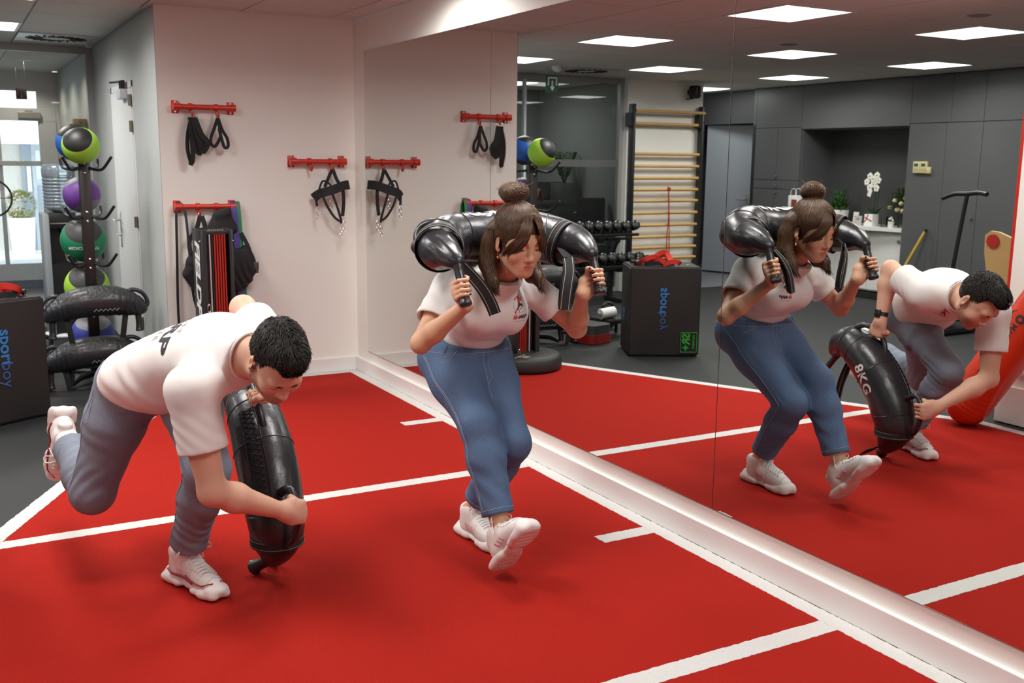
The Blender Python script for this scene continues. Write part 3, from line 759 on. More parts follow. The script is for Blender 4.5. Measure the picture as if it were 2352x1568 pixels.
# T-shirt
T = Sdf()
T.ell((3.375, -.757, .86), (.108, .138, .125), TB, .05); T.ell((3.455, -.748, .98), (.112, .142, .145), TB, .05)
for s in (-1, 1): T.ell((3.532, -.748+s*.062, .928), (.066, .072, .080), TB, .06)
T.cap(shL+V3(0, 0, -.005), shR+V3(0, 0, -.005), .055, .055, .05); T.cap(V3(3.47, -.742, 1.04), V3(3.578, -.742, 1.088), .080, .078, .03)
for el, sh, s in ((elL, shL, 1), (elR, shR, -1)):
    d = nrm(el-sh); e = sh+d*.165; T.cap(sh, e-d*.01, .060, .067, .04)
    T.half(e, d, .10); T.cap(e-d*.035, e+d*.02, .054, .057, .004, '-')
T.cap(V3(3.52, -.742, 1.05), hd.p(-.01, 0, -.06), .066, .066, .004, '-'); T.half(V3(3.575, -.74, 1.0818), nrm((.35, 0, .94)), .115)
T.half(V3(3.37, -.76, .775), nrm((-.33, 0, -1)), .21)
folds(T, [((3.46, -.70, .86), (.3, .2, 1), .075, .0035, .13), ((3.42, -.86, .86), (.5, .3, 1), .06, .004, .12), ((3.50, -.62, 1.0), (.2, 1, .5), .045, .003, .07), ((3.50, -.87, 1.0), (.2, 1, -.5), .045, .003, .07),
          ((3.49, -.50, .96), (.4, -.6, .7), .04, .0025, .07), ((3.49, -.98, .96), (.4, .6, .7), .04, .0025, .07)])
ts = sdf_obj('t_shirt', T, M_cotton, WR, .0038, 2, keep='wshirt')
tw = bvh('wshirt')
chest_print(ts, tw, frame((3.70, -.650, .918), (-.25, .96, .06), (.25, -.02, .95)), .066)
# jeans
J = Sdf()
J.ell((3.318, -.765, .735), (.125, .182, .118), PB, .03); J.ell((3.355, -.76, .80), (.108, .148, .085), PB, .05); J.ell((3.25, -.70, .70), (.085, .085, .09), PB, .04); J.ell((3.25, -.83, .70), (.085, .085, .09), PB, .04)
limb(J, hipL, knL, .105, .096, .070, .045); limb(J, hipR, knR, .105, .096, .070, .045)
hmL = knL+(anL-knL)*.80; hmR = knR+(anR-knR)*.80
for kn, hm in ((knL, hmL), (knR, hmR)):
    limb(J, kn, hm+nrm(hm-kn)*.03, .070, .070, .058, .03, .35); d = nrm(hm-kn); J.half(hm, d, .10); J.cap(hm-d*.05, hm+d*.02, .050, .052, .003, '-')
    J.cap(hm-d*.022, hm, .0605, .0605, .003)
    J.half(hm, d, .10)
J.half(V3(3.375, -.76, .815), nrm((.30, 0, 1)), .19)
folds(J, [(knL+V3(-.03, 0, .02), (.6, 0, .8), .035, .004, .07), (knR+V3(-.05, 0, -.03), (.5, .2, .9), .038, .004, .08), ((3.42, -.80, .66), (.5, .7, .8), .05, .005, .08), ((3.42, -.70, .66), (.5, -.7, .8), .05, .005, .08),
          (lerp(knR, anR, .5), (.2, .5, 1), .07, .003, .12), (lerp(knL, anL, .5), (.2, .5, 1), .06, .0035, .12), (lerp(hipR, knR, .5), (.6, .5, .6), .08, .0025, .12), (lerp(hipL, knL, .5), (.6, -.5, .6), .08, .0025, .12)])
neck_band(ts, V3(3.52, -.742, 1.05), hd.p(-.01, 0, -.06), .0665, (3.655, -.735, 1.052), (.35, 0, .94), .0040)
jn = sdf_obj('jeans', J, M_denimw, WR, .0042, 2, keep='wjeans'); tj = bvh('wjeans')
oR = [(p, (0, 1, 0)) for p in lseg(hipR+V3(.03, 0, .02), knR, 16)+lseg(knR, hmR, 16)[1:]]; seam(tj, oR, jn); seam(tj, [(p+np.array((.006, 0, .004)), d) for p, d in oR], jn)
oL = [(p, (0, -1, 0)) for p in lseg(hipL+V3(.03, 0, .02), knL, 16)+lseg(knL, hmL, 16)[1:]]; seam(tj, oL, jn)
fd = (-.95, 0, .3)
seam(tj, [(V3(3.44, -.762, z), fd) for z in np.linspace(.80, .64, 12)], jn); seam(tj, [(V3(3.44, -.742-.0*z, z), fd) for z in np.linspace(.80, .70, 9)]+[(V3(3.44, -.752, .69), fd), (V3(3.44, -.762, .675), fd)], jn)
for s in (-1, 1): seam(tj, [(V3(3.42, -.765+s*y, z), (-.8, -s*.5, .1)) for y, z in ((.085, .815), (.09, .79), (.11, .765), (.14, .75), (.16, .745))], jn, 'pocket_edge')
seam(tj, [(V3(3.36+.2*math.cos(a), -.762+.2*math.sin(a), .775), (-math.cos(a), -math.sin(a), 0)) for a in np.linspace(-2.6, 2.6, 50)], jn, 'waistband_seam')
for a in (-1.2, -.55, .55, 1.2, 2.4, -2.4):
    q = [(V3(3.36+.2*math.cos(a), -.762+.2*math.sin(a), z), (-math.cos(a), -math.sin(a), 0)) for z in (.775, .80, .822)]; seam(tj, q, jn, 'belt_loop', M_denimw, .004)
for hm, kn in ((hmL, knL), (hmR, knR)):
    B = basis((1, 0, .2), kn-hm)
    seam(tj, [(hm+(kn-hm)*.055+(B[:, 0]*math.cos(a)+B[:, 1]*math.sin(a))*.1, -(B[:, 0]*math.cos(a)+B[:, 1]*math.sin(a))) for a in np.linspace(0, 2*PI, 30)], jn, 'hem_seam', None, .0012, .09)
# shoes
fx = nrm(V3(4.075, -.848, .262)-V3(3.86, -.860, .03))
shoe_thing(WR, frame(V3(3.385, -.770, .002), (1, .03, 0), (0, 1, 0)), 0)
shoe_thing(WR, frame(V3(3.862, -.861, .083), fx, (-.05, 1, 0)), 0)
# hair: cap, side curtains, fringe, bun
Hh = Sdf()
def he(c, r, k=.02, op='+'): Hh.ell(hd.p(*c), r, hd.R, k, op)
he((-.016, 0, .052), (.108, .085, .094)); he((-.035, 0, .0), (.086, .083, .08), .03)
he((.082, 0, -.030), (.078, .073, .086), .012, '-')
for s in (-1, 1): he((.000, s*.092, -.014), (.024, .024, .032), .012, '-')
bc = V3(3.655, -.742, 1.396)
_v, _f = Hh.mesh(.005); thc = BVHTree.FromPolygons([Vector(v) for v in _v], _f.tolist())
for i in range(7):
    a = 2*PI*i/7; o = bc+V3(.018*math.cos(a), .024*math.sin(a), .010*math.sin(2*a)); Hh.ell(o, (.030, .032, .026), None, .014)
Hh.ell(bc, (.046, .052, .040), None, .012); Hh.ell(bc+V3(0, 0, -.040), (.022, .022, .03), None, .02)
def curt(s):
    return [hd.p(-.060, s*.068, .03), hd.p(-.052, s*.080, -.03), V3(3.618, -.735+s*.090, 1.14), V3(3.662, -.735+s*.094, 1.08), V3(3.700, -.735+s*.084, 1.03)]
for s in (-1, 1):
    P = curt(s); Hh.chain(P[:4]+[lerp(P[3], P[4], .6)], [.028, .030, .029, .022, .007], .02); Hh.chain([p+V3(-.035, -s*.012, .0) for p in P[:4]], [.028, .03, .028, .022], .02)
Hh.chain([hd.p(-.085, 0, .02), V3(3.550, -.735, 1.16), V3(3.540, -.735, 1.12)], [.05, .045, .03], .03)
hr = sdf_obj('hair', Hh, M_hairw, WR, .0035, 1, keep='whair'); th = bvh('whair')
def onh(p, lift=.001):
    q = th.find_nearest(Vector(p)); return q[0]+(Vector(p)-q[0]).normalized()*0+q[1]*lift*(1)
L1, L2 = [], []
tie = bc+V3(0, 0, -.046)
for i in range(420):
    a = RNG.uniform(-PI, PI); st = hd.p(.078*math.cos(a)-.01, .086*math.sin(a), .045+.02*math.cos(a)+RNG.uniform(-.05, .03)*(1 if abs(a) > 1 else .3))
    P = []
    for k in range(8):
        t = k/7; m = lerp(np.array(st), tie, t)+hd.R @ V3(0, 0, .05*math.sin(PI*t)); n_ = thc.find_nearest(Vector(m)); g_ = max(0, (t-.55)/.45); ti_ = tie+V3(.019*math.cos(a), .019*math.sin(a), 0); P.append(Vector(lerp(np.array(n_[0]+n_[1]*RNG.uniform(.0002, .0016)), lerp(m, ti_, g_), min(1, g_*1.6))))
    (L1 if RNG.random() < .75 else L2).append(P)
for i in range(420):   # the coil of the bun
    ax = nrm(V3(.25, .2, .9)+.16*RNG.normal(size=3)) if i % 5 else nrm(V3(.7, -.5, .4)+.2*RNG.normal(size=3)); b1 = nrm(np.cross(ax, (.3, .9, .1))); b2 = np.cross(ax, b1); a0 = RNG.uniform(0, 6.28); e0 = math.asin(RNG.uniform(-.62, .98)); P = []
    for k in range(9):
        a = a0+1.6*k/8; e1_ = e0+.35*math.sin(a*1.0+.6); d_ = (b1*math.cos(a)+b2*math.sin(a))*math.cos(e1_)+ax*math.sin(e1_); n_ = th.find_nearest(Vector(bc+d_*.075))
        if (n_[0]-Vector(bc)).length < .069 and n_[0].z > bc[2]-.036: P.append(n_[0]+n_[1]*(.0012*RNG.random()-.0002))
    if len(P) > 4: (L1 if RNG.random() < .65 else L2).append(P)
for i in range(9):   # loose ends around the bun
    a = RNG.uniform(0, 6.28); d = V3(math.cos(a), math.sin(a), RNG.uniform(-.5, 1)); P = [Vector(bc+d*.03+V3(0, 0, 0)), Vector(bc+d*.05+V3(0, 0, .004)), Vector(bc+d*RNG.uniform(.058, .068)+RNG.normal(size=3)*.006)]; L2.append(bez(P, 3))
for s in (-1, 1):     # hanging side hair
    P0 = curt(s)
    for i in range(260):
        o = RNG.normal(size=3)*.6; f0 = RNG.uniform(-.045, .03); P = []
        en = RNG.uniform(.86, 1.06)
        for k in range(11):
            t = k/10*en; j = min(int(t*4), 3); m = lerp(P0[j], P0[j+1], t*4-j)+V3(f0*(1-.45*t), s*(.022+.010*o[0])*(1-.3*t), 0)+V3(.012*o[1]*t, .012*o[2]*t, 0)
            n_ = th.find_nearest(Vector(m)); dd = (Vector(m)-n_[0]).length; P.append(n_[0]+n_[1]*RNG.uniform(.0003, .0025) if t < .8 else Vector(lerp(np.array(n_[0]+n_[1]*.002), m, min(1, (t-.8)*3))))
        (L1 if RNG.random() < .75 else L2).append(P)
for s in (-1, 1):     # fringe swept to both sides of a middle parting
    for i in range(330):
        w_ = RNG.uniform(0, 1)**.8; j_ = .004*RNG.normal()
        P = [hd.p(.055+.010*RNG.normal()-.030*w_, .004*s+.010*RNG.normal()*.5+s*.018*w_, .128-.006*w_), hd.p(.096-.018*w_, s*(.010+.034*w_), .100-.012*w_), hd.p(.113-.030*w_, s*(.020+.042*w_), .066-.018*w_), hd.p(.109-.040*w_, s*(.032+.042*w_)+j_, .034-.016*w_), hd.p(.098-.046*w_, s*(.044+.036*w_)+j_, .012-.022*w_+.006*RNG.normal()), hd.p(.088-.050*w_, s*(.053+.030*w_)+j_, -.004-.040*w_*RNG.random()+.005*RNG.normal())]
        (L1 if RNG.random() < .75 else L2).append(bez(P, 3))
strands('hair_strands', hr, L1, M_hairw, .0012); strands('hair_highlights', hr, L2, M_hairw2, .0010)
# ---- the man: bent over on his left leg, right leg bent up behind, holding a bag by both ends
MR = thing('person', 'bearded person in grey jeans bending forward on one leg, holding a black bag low', 'person', (3.36, -1.88, 0))
hm_ = Head((3.824, -1.679, .882), .055, .925, .023, 1.0)
hipL, hipR = V3(3.27, -1.855, .735), V3(3.225, -2.045, .725); knL, knR = V3(3.565, -1.853, .485), V3(3.165, -2.172, .335); anL, anR = V3(3.325, -1.895, .105), V3(2.775, -2.215, .445)
shL, shR = V3(3.565, -1.625, .885), V3(3.735, -1.930, .800); elL, elR = V3(3.325, -1.655, .985), V3(3.775, -1.885, .475)
TM = basis((.30, .10, -.95), (.46, .21, .20)); PM = basis((.42, .1, -.9), (.5, .2, .45))
LAT = nrm(shL-shR)
TMf = np.stack([nrm(np.cross(LAT, nrm((.46, .21, .20)))), LAT, nrm(np.cross(np.cross(LAT, nrm((.46, .21, .20))), LAT))], 1)
S = Sdf()
S.ell((3.25, -1.95, .755), (.11, .155, .12), PM, .03); S.ell((3.37, -1.895, .815), (.10, .135, .13), PM, .05); S.ell((3.52, -1.82, .875), (.115, .155, .16), TMf, .06)
S.cap(shL, shR, .058, .058, .06)
S.cap(V3(3.67, -1.765, .905), hm_.p(-.022, 0, -.05), .062, .056, .03); S.cap(V3(3.69, -1.755, .875), hm_.p(.008, 0, -.075), .05, .04, .03)
head_sdf(S, hm_, False)
# right fist on the lower loop handle, left hand hooked in the upper one
HBm = [V3(3.312, -1.618, .655), V3(3.640, -1.575, .318)]
grip.mirror = False; grip.dev = -.005; HAl = nrm((.9, .05, -.30)); wrL, nl1 = grip(S, HBm[0], HAl, (.0, 1, .1), .013, 1.0)
grip.mirror = True; grip.dev = -.012; HAr = nrm((-.10, .10, 1)); wrR, nl2 = grip(S, HBm[1], HAr, (.95, .25, .1), .014, 1.02)
for sh, el, wr in ((shL, elL, wrL), (shR, elR, wrR)):
    limb(S, sh, el, .058, .054, .042, .03, .4); limb(S, el, wr, .043, .046, .026, .025, .3); S.ell(el, (.034, .034, .034), None, .02)
for hp, kn, an in ((hipL, knL, anL), (hipR, knR, anR)):
    limb(S, hp, kn, .085, .075, .052, .04); limb(S, kn, an, .05, .052, .034, .03, .3)
S.cap(anL, anL+V3(0, 0, -.04), .036, .036, .02); S.cap(anR, anR+V3(-.02, 0, -.03), .036, .036, .02)
SKM = np.array(lin('#dcae95')); LIPM = np.array(lin('#bb7567')); BRD = np.array(lin('#7d6250'))
def tintm(V):
    C = np.tile(SKM, (len(V), 1)); L = hm_.loc(V); near = np.abs(L).max(1) < .17
    be = np.clip((-.030-L[:, 2])/.03, 0, 1)*np.clip((L[:, 0]+.005)/.03, 0, 1)*near; be *= np.clip(1-((np.abs(L[:, 1])-0)/.09)**6, 0, 1)
    sb = np.clip(1-np.abs(L[:, 0]-.012)/.016, 0, 1)*(np.abs(L[:, 1]) > .05)*(L[:, 2] < .03)*(L[:, 2] > -.06)*near; be = np.maximum(be, sb)
    be *= (L[:, 2] > -.125); m = (be*.62)[:, None]; C = C*(1-m)+BRD*m
    lipd = np.abs(L[:, 2]+.0655)/.0115; ly = np.abs(L[:, 1])/.024; m = np.clip((1.1-(lipd**2+ly**2))*2, 0, 1)*(L[:, 0] > .086)*near; m = m[:, None]
    return C*(1-m)+LIPM*m
body = sdf_obj('body', S, M_skinm, MR, .0032, 1, tintm)
for s in (-1, 1):
    b = MB(); b.tube([hm_.p(.0935-.0105*t*t, s*(.032+.0155*t), .0035-.003*(1-t*t)) for t in (-1, -.5, 0, .5, 1)], [.0003, .0006, .0008, .0007, .0003], 6); build('eyelash', b, M_brow, MR)
    b = MB(); b.tube([hm_.p(.101, s*.012, .026), hm_.p(.1005, s*.027, .031), hm_.p(.091, s*.043, .031), hm_.p(.079, s*.052, .025)], [.0026, .0037, .0032, .0015], 6); build('eyebrow', b, M_brow, MR)
# T-shirt
T = Sdf()
T.ell((3.30, -1.93, .775), (.130, .172, .13), PM, .05); T.ell((3.40, -1.885, .82), (.125, .165, .14), PM, .06); T.ell((3.53, -1.82, .870), (.130, .172, .165), TMf, .06)
T.ell((3.36, -1.91, .745), (.10, .155, .10), PM, .06); T.ell((3.24, -1.975, .745), (.125, .178, .10), PM, .05)
T.cap(shL, shR, .070, .070, .06); T.cap(V3(3.60, -1.80, .885), V3(3.672, -1.762, .885), .098, .090, .04)
for el, sh, fr_ in ((elL, shL, .17), (elR, shR, .195)):
    d = nrm(el-sh); e = sh+d*fr_; T.cap(sh, e-d*.01, .074, .078, .04); T.half(e, d, .12); T.cap(e-d*.05, e+d*.03, .062, .067, .004, '-')
nk = nrm(hm_.p(-.02, 0, -.06)-V3(3.64, -1.78, .88)); T.cap(V3(3.66, -1.77, .89), V3(3.66, -1.77, .89)+nk*.2, .078, .074, .006, '-'); T.half(V3(3.708, -1.742, .87), (.90, .42, -.08), .104)
hd_ = nrm((-.62, -.2, -.60)); T.half(V3(3.205, -1.975, .715), hd_, .30)
T.cap(V3(3.205, -1.975, .715)-hd_*.02, V3(3.205, -1.975, .715)+hd_*.08, .150, .150, .01, '-')
folds(T, [((3.28, -2.08, .74), (.6, .1, .9), .07, .004, .10), ((3.40, -2.02, .78), (.5, .3, .9), .085, .003, .11), ((3.62, -1.95, .76), (.5, .8, .3), .06, .0025, .08), ((3.74, -1.93, .68), (.2, .5, .9), .04, .003, .08), ((3.50, -1.70, .80), (.7, -.3, .6), .05, .004, .12), ((3.48, -1.62, .9), (.9, .1, .3), .04, .003, .07), ((3.68, -1.86, .86), (.4, .9, 0), .04, .0025, .08)])
ts = sdf_obj('t_shirt', T, M_cotton, MR, .0042, 2, keep='mshirt'); tm = bvh('mshirt')
neck_band(ts, V3(3.66, -1.77, .89), V3(3.66, -1.77, .89)+nk*.2, .0775, V3(3.707, -1.742, .87), (.90, .42, -.08), .0048)
sp_ = nrm((.46, .21, .20)); rt = -LAT; bn = np.cross(rt, sp_)
Mb = frame(V3(3.475, -1.860, .93), rt, sp_)
zb = Vector((Mb[0][2], Mb[1][2], Mb[2][2]))
if zb.z < 0: Mb = frame(V3(3.475, -1.860, .93), -rt, sp_)
pc = [];
for s_, y, sz, bo in (("LET'S GET", .062, .032, .0004), ('TOGETHER', -.062, .030, .0004)):
    vs_, fs_ = text_geo(s_, sz, bold=bo, space=1.25); pc.append(([Vector((v.x*1.2, v.y, 0)) for v in vs_], fs_, Mb @ Matrix.Translation((0, y, .1))))
build('letters', wrap_text(tm, pc, .0014, .35), M_greyp, ts, 60)
for txt, xo, mm in (('SH', -.096, M_redp), ('ARP', .054, M_blackp)):
    vs_, fs_ = text_geo(txt, .086, bold=.0026, shear=.12); build('letters', wrap_text(tm, [([Vector((v.x*1.22, v.y, 0)) for v in vs_], fs_, Mb @ Matrix.Translation((xo, 0, .1)))], .0014, .35), mm, ts, 60)
fwd = np.cross(LAT, sp_); fwd = fwd if fwd[2] < 0 else -fwd
pc_ = V3(3.615, -1.72, .80)
chest_print(ts, tm, frame(pc_+fwd*.12+V3(0, .02, 0), LAT, sp_) if np.cross(LAT, sp_)@fwd > 0 else frame(pc_+fwd*.12, -LAT, sp_), .062)
# jeans
J = Sdf()
J.ell((3.235, -1.955, .74), (.125, .172, .12), PM, .03); J.ell((3.30, -1.92, .79), (.11, .15, .09), PM, .05)
J.ell((3.19, -1.92, .70), (.09, .085, .095), PM, .04); J.ell((3.17, -2.03, .69), (.09, .085, .095), PM, .04)
limb(J, hipL, knL, .108, .094, .073, .045); limb(J, hipR, knR, .110, .098, .074, .045)
hms = []
for kn, an, k_ in ((knL, anL, .84), (knR, anR, .80)):
    hm = kn+(an-kn)*k_; d = nrm(an-kn); hms.append(hm); limb(J, kn, hm+d*.02, .073, .072, .056, .03, .35); J.half(hm, d, .10); J.cap(hm-d*.052, hm-d*.006, .0655, .0665, .003); J.half(hm, d, .10); J.cap(hm-d*.06, hm+d*.03, .050, .053, .003, '-')
folds(J, [(knL+V3(-.06, 0, .0), (.5, 0, .9), .035, .006, .08), (lerp(knL, anL, .55), (.3, .4, .9), .045, .004, .12), (knR+V3(.0, .0, .06), (.7, .1, -.6), .04, .006, .08), (lerp(hipR, knR, .35), (.5, .1, .9), .06, .003, .12), (lerp(hipL, knL, .5), (.7, .2, -.6), .06, .0035, .12), (lerp(knR, anR, .5), (1, .1, .3), .05, .003, .1)])
jn = sdf_obj('jeans', J, M_denimm, MR, .0042, 2, keep='mjeans'); tj = bvh('mjeans')
seam(tj, [(p, (0, 1, 0)) for p in lseg(hipR+V3(.02, 0, 0), knR, 16)], jn); seam(tj, [(p, (.2, 1, .1)) for p in lseg(hipL+V3(.05, 0, -.02), knL, 16)+lseg(knL, hms[0], 14)[1:]], jn)
pk = [(V3(3.20+x, -2.2, .66+z), (0, 1, 0)) for x, z in ((-.06, .055), (-.06, -.05), (.0, -.075), (.055, -.05), (.05, .05))]
seam(tj, pk, jn, 'pocket_edge'); 
# socks, shoes
for an, kn in ((anL, knL), (anR, knR)):
    d = nrm(an-kn); k_ = Sdf(); k_.cap(an-d*.085, an+d*.035, .041, .041, .01)
    for i in range(4): k_.cap(an-d*(.07-.022*i), an-d*(.066-.022*i), .043, None, .004)
    sdf_obj('sock', k_, M_sock, MR, .0035, 1)
tl = nrm((.284, .10, 0))
shoe_thing(MR, frame(V3(3.318, -1.900, .002), tl, (-.33, 1, 0)) @ Matrix.Scale(1.06, 4), 1, True)
ft = nrm((-.30, -.10, -.95)); sl = nrm((-.92, .0, .30))
Mx = frame((0, 0, 0), ft, np.cross(-sl, ft)); Mx.translation = Vector(anR+V3(-.050, -.005, .012)+sl*.06)
shoe_thing(MR, Mx @ Matrix.Scale(1.06, 4), 1, True)
# watch on the left wrist
wa = nrm(elL-wrL); wc = wrL+wa*.035; b = MB(); B_ = basis((0, 1, 0), wa)
b.tube([wc+(B_[:, 0]*math.cos(a)+B_[:, 1]*math.sin(a))*.0295 for a in [2*PI*i/24 for i in range(24)]], 0, 4, closed=True, flat=(.0035, .022), up=wa)
wt = bpy.data.objects.new('watch', None); COL.objects.link(wt); wt.parent = MR; ORG[wt.name] = ORG[MR.name]
build('band', b, M_black, wt); fc = wc+B_[:, 0]*.033
build('case', MB().box(fc, (.011, .034, .040), Matrix(B_.tolist()), .003), mat('dark_glass', (.01, .01, .012), .08), wt)
# short hair
Hh = Sdf()
def he(c, r, k=.02, op='+'): Hh.ell(hm_.p(*c), r, hm_.R, k, op)
he((-.014, 0, .056), (.104, .0795, .086)); he((-.045, 0, .01), (.068, .074, .07), .03); he((.040, 0, .110), (.054, .057, .035), .03)
he((.104, 0, .002), (.074, .084, .094), .010, '-'); he((.075, .055, .055), (.035, .03, .05), .02, '-'); he((.075, -.055, .055), (.035, .03, .05), .02, '-'); he((0, 0, -.095), (.2, .2, .058), .01, '-')
for s in (-1, 1): he((.010, s*.092, -.010), (.030, .026, .040), .006, '-')
hr = sdf_obj('hair', Hh, M_hairm, MR, .0035, 1, keep='mhair'); th = bvh('mhair')
L1 = []
for i in range(2600):
    d = nrm(RNG.normal(size=3)); d[2] = abs(d[2])*1.2-.35; st = hm_.p(-.01+.13*d[0], .11*d[1], .05+.12*d[2]); n_ = th.find_nearest(Vector(st)); lc = hm_.loc(np.array(n_[0]))
    top = max(0, min(1, (lc[2]-.06)/.06)); ln_ = .010+.022*top
    g = hm_.R @ nrm((.75, .25*math.copysign(1, lc[1])+.25*RNG.normal(), (-.45 if lc[0] < .03 else .15)+.3*RNG.normal())); g = g-np.array(n_[1])*(g@np.array(n_[1])); g = nrm(g)
    p = np.array(n_[0])-np.array(n_[1])*.001; nn = np.array(n_[1])
    L1.append([Vector(p), Vector(p+g*ln_*.5+nn*.0035*(1+top)), Vector(p+g*ln_+nn*(.003+.004*top*RNG.random()+.002*RNG.normal()))])
strands('hair_strands', hr, L1, M_hairm, .0011, 3)
# ------------------------------------------------------------------ horn-shaped training bags
M_vinyl = mat('black_vinyl', (.020, .0215, .026), .33, bump=(16, .22, .02), coat=.15)
M_web = mat('black_webbing', (.014, .014, .015), .85, bump=(900, .5, .001)); M_wst = mat('pale_strap_stitching', (.42, .40, .36), .8)
M_cord = mat('black_cord', (.010, .010, .011), .6); M_wprint = mat('white_print', (.80, .80, .78), .6)
def ribbon(b, pts, w, t, up): b.tube(pts, 0, 4, flat=(w, t), up=up)
def bag_body(root, path, rads, fl, key=None, h=.0042, corners=()):
    S = Sdf(); P = [np.array(p, float) for p in bez(path, 5)]
    R = [float(x) for x in np.interp(np.linspace(0, len(rads)-1, len(P)), np.arange(len(rads)), rads)]
    S.chain(P, R, .012)
    for a_, c_ in corners: S.cap(a_, c_, .060, .014, .05)
    folds(S, fl); return sdf_obj('body', S, M_vinyl, root, h, 2, keep=key), P, R
def club(root, a, b, r=.0165, flare=.024):
    a, b = np.array(a, float), np.array(b, float); S = Sdf(); S.cap(a, lerp(a, b, .12), r*1.35, r, .01); S.cap(a, lerp(a, b, .8), r, r, .01); S.cap(lerp(a, b, .8), lerp(a, b, .93), r, flare, .01)
    d = nrm(b-a); S.half(b, d, .06, .006); return sdf_obj('leg_grip', S, M_vinyl, root, .0035, 1)
def strap(root, pts, w, up, stitch=True):
    b = MB(); ribbon(b, pts, w, .004, up); o = build('strap', b, M_web, root)
    if stitch:
        for s in (-1, 1):
            b = MB(); q = []
            P = [Vector(p) for p in pts]
            for i, p in enumerate(P):
                tg = (P[min(i+1, len(P)-1)]-P[max(i-1, 0)]).normalized(); n = Vector(up); n = (n-tg*n.dot(tg)).normalized(); bi = tg.cross(n); q.append(p+bi*(s*w*.33)+n*.0012)
            ribbon(b, q, w*.045, .0042, up); build('stitching', b, M_wst, o)
    return o
def loop(root, pts, r=.013, name='loop_handle'):
    b = MB(); P = bez(pts, 6); n = len(P); b.tube(P, [r*(1.25-.3*math.sin(PI*i/(n-1))) for i in range(n)], 12); return build(name, b, M_vinyl, root)
def ring_seam(root, c, ax, tree, R, m=None, rad=.0022):
    B = basis((.3, .5, .81) if abs(nrm(ax)[2]) < .9 else (1, 0, 0), ax); c = np.array(c)
    return seam(tree, [(c+(B[:, 0]*math.cos(a)+B[:, 1]*math.sin(a))*R, -(B[:, 0]*math.cos(a)+B[:, 1]*math.sin(a))) for a in np.linspace(0, 2*PI, 44)], root, 'seam', m or M_vinyl, rad, .12, .0008)
# the woman's bag
WB = thing('training_bag', 'black horn-shaped bag resting on the squatting person\'s shoulders, gripped by both legs', 'training bag', (3.42, -.74, 1.2))
Y0 = -.735
half_ = [(3.725, .270, 1.160), (3.672, .278, 1.182), (3.60, .278, 1.190), (3.515, .240, 1.205), (3.448, .165, 1.222), (3.415, .08, 1.222)]
pth = [(x, Y0-y, z) for x, y, z in half_]+[(3.408, Y0, 1.219)]+[(x-.006, Y0+y*1.05, z+.006) for x, y, z in half_[::-1]]
pth[-1] = (3.718, -.444, 1.168)
rd_ = [.024, .044, .066, .080, .086, .088, .088, .089, .090, .086, .072, .046, .024]
CORN = [((3.525, Y0+s*.245, 1.195), (3.478, Y0+s*.318, 1.195)) for s in (-1, 1)]
wb, P, R = bag_body(WB, pth, rd_, [((3.66, -1.02, 1.19), (.2, .6, .7), .030, .0022, .06), ((3.66, -.45, 1.19), (.2, -.6, .7), .030, .0022, .06), ((3.50, -.95, 1.28), (.5, .5, .5), .06, .0018, .07), ((3.50, -.50, 1.28), (.5, -.5, .5), .06, .0018, .07)], 'wbag', corners=CORN)
tb = bvh('wbag')
for s in (0, 1):
    A = HA[s]; club(WB, HB[s]+A*.105, HB[s]-A*.062)
for s in (-1, 1):
    y = lambda v: Y0+s*v
    loop(WB, [(3.50, y(.195), 1.268), (3.478, y(.250), 1.284), (3.456, y(.290), 1.264), (3.466, y(.308), 1.222), (3.51, y(.296), 1.195)], .0145)
    c = np.array((3.558, y(.262), 1.198)); ax = nrm((.75, s*.38, -.22)); B = basis((0, 0, 1), ax)
    ring_ = [Vector(c+(B[:, 0]*math.cos(a)+B[:, 1]*math.sin(a))*.0885) for a in np.linspace(0, 2*PI, 30)]
    b = MB(); b.tube(ring_[:-1], 0, 4, closed=True, flat=(.0026, .040), up=ax)
    build('strap_band', b, M_web, WB)
    for o_ in (-.0115, .0115):
        b = MB(); b.tube([p+Vector(ax)*o_+(p-Vector(c)).normalized()*.0012 for p in ring_[:-1]], .0010, 4, closed=True); build('stitching', b, M_wst, WB)
for c, ax in (((3.50, Y0-.235, 1.225), (.6, -.75, 0)), ((3.50, Y0+.235, 1.23), (.6, .75, 0)), ((3.43, Y0-.125, 1.224), (.25, -1, 0)), ((3.43, Y0+.125, 1.226), (.25, 1, 0))): ring_seam(wb, c, ax, tb, .13)
# hanging straps: doubled webbing
for s, pts in ((-1, [(3.655, -.965, 1.150), (3.690, -.935, 1.11), (3.718, -.900, 1.06), (3.732, -.875, 1.01), (3.738, -.860, .970)]), (1, [(3.672, -.515, 1.155), (3.715, -.535, 1.11), (3.735, -.555, 1.06), (3.742, -.566, 1.01), (3.745, -.572, .970)])):
    up = (.9, -.42, .1); q = bez(pts, 4)
    strap(WB, q, .044, up)
    strap(WB, [q[0]+Vector((-.004, 0, 0))]+[p+Vector((-.012-.010*math.sin(PI*i/len(q)), .006, 0)) for i, p in enumerate(q[1:-1])]+[q[-1]+Vector((-.004, 0, 0))], .042, up, False)
    st = [Vector((3.615, Y0+s*.225, 1.185)), Vector((3.63, Y0+s*.222, 1.18)), q[0]]; strap(WB, st, .042, (.3, 0, 1), False)
vs_, fs_ = text_geo('15KG', .095, bold=.002, space=1.1)
Mt = frame((3.425, Y0+.03, 1.45), (0, -1, 0), (1, 0, -.05))
build('letters', wrap_text(tb, [(vs_, fs_, Mt)], .0016, .3), M_wprint, wb, 60)

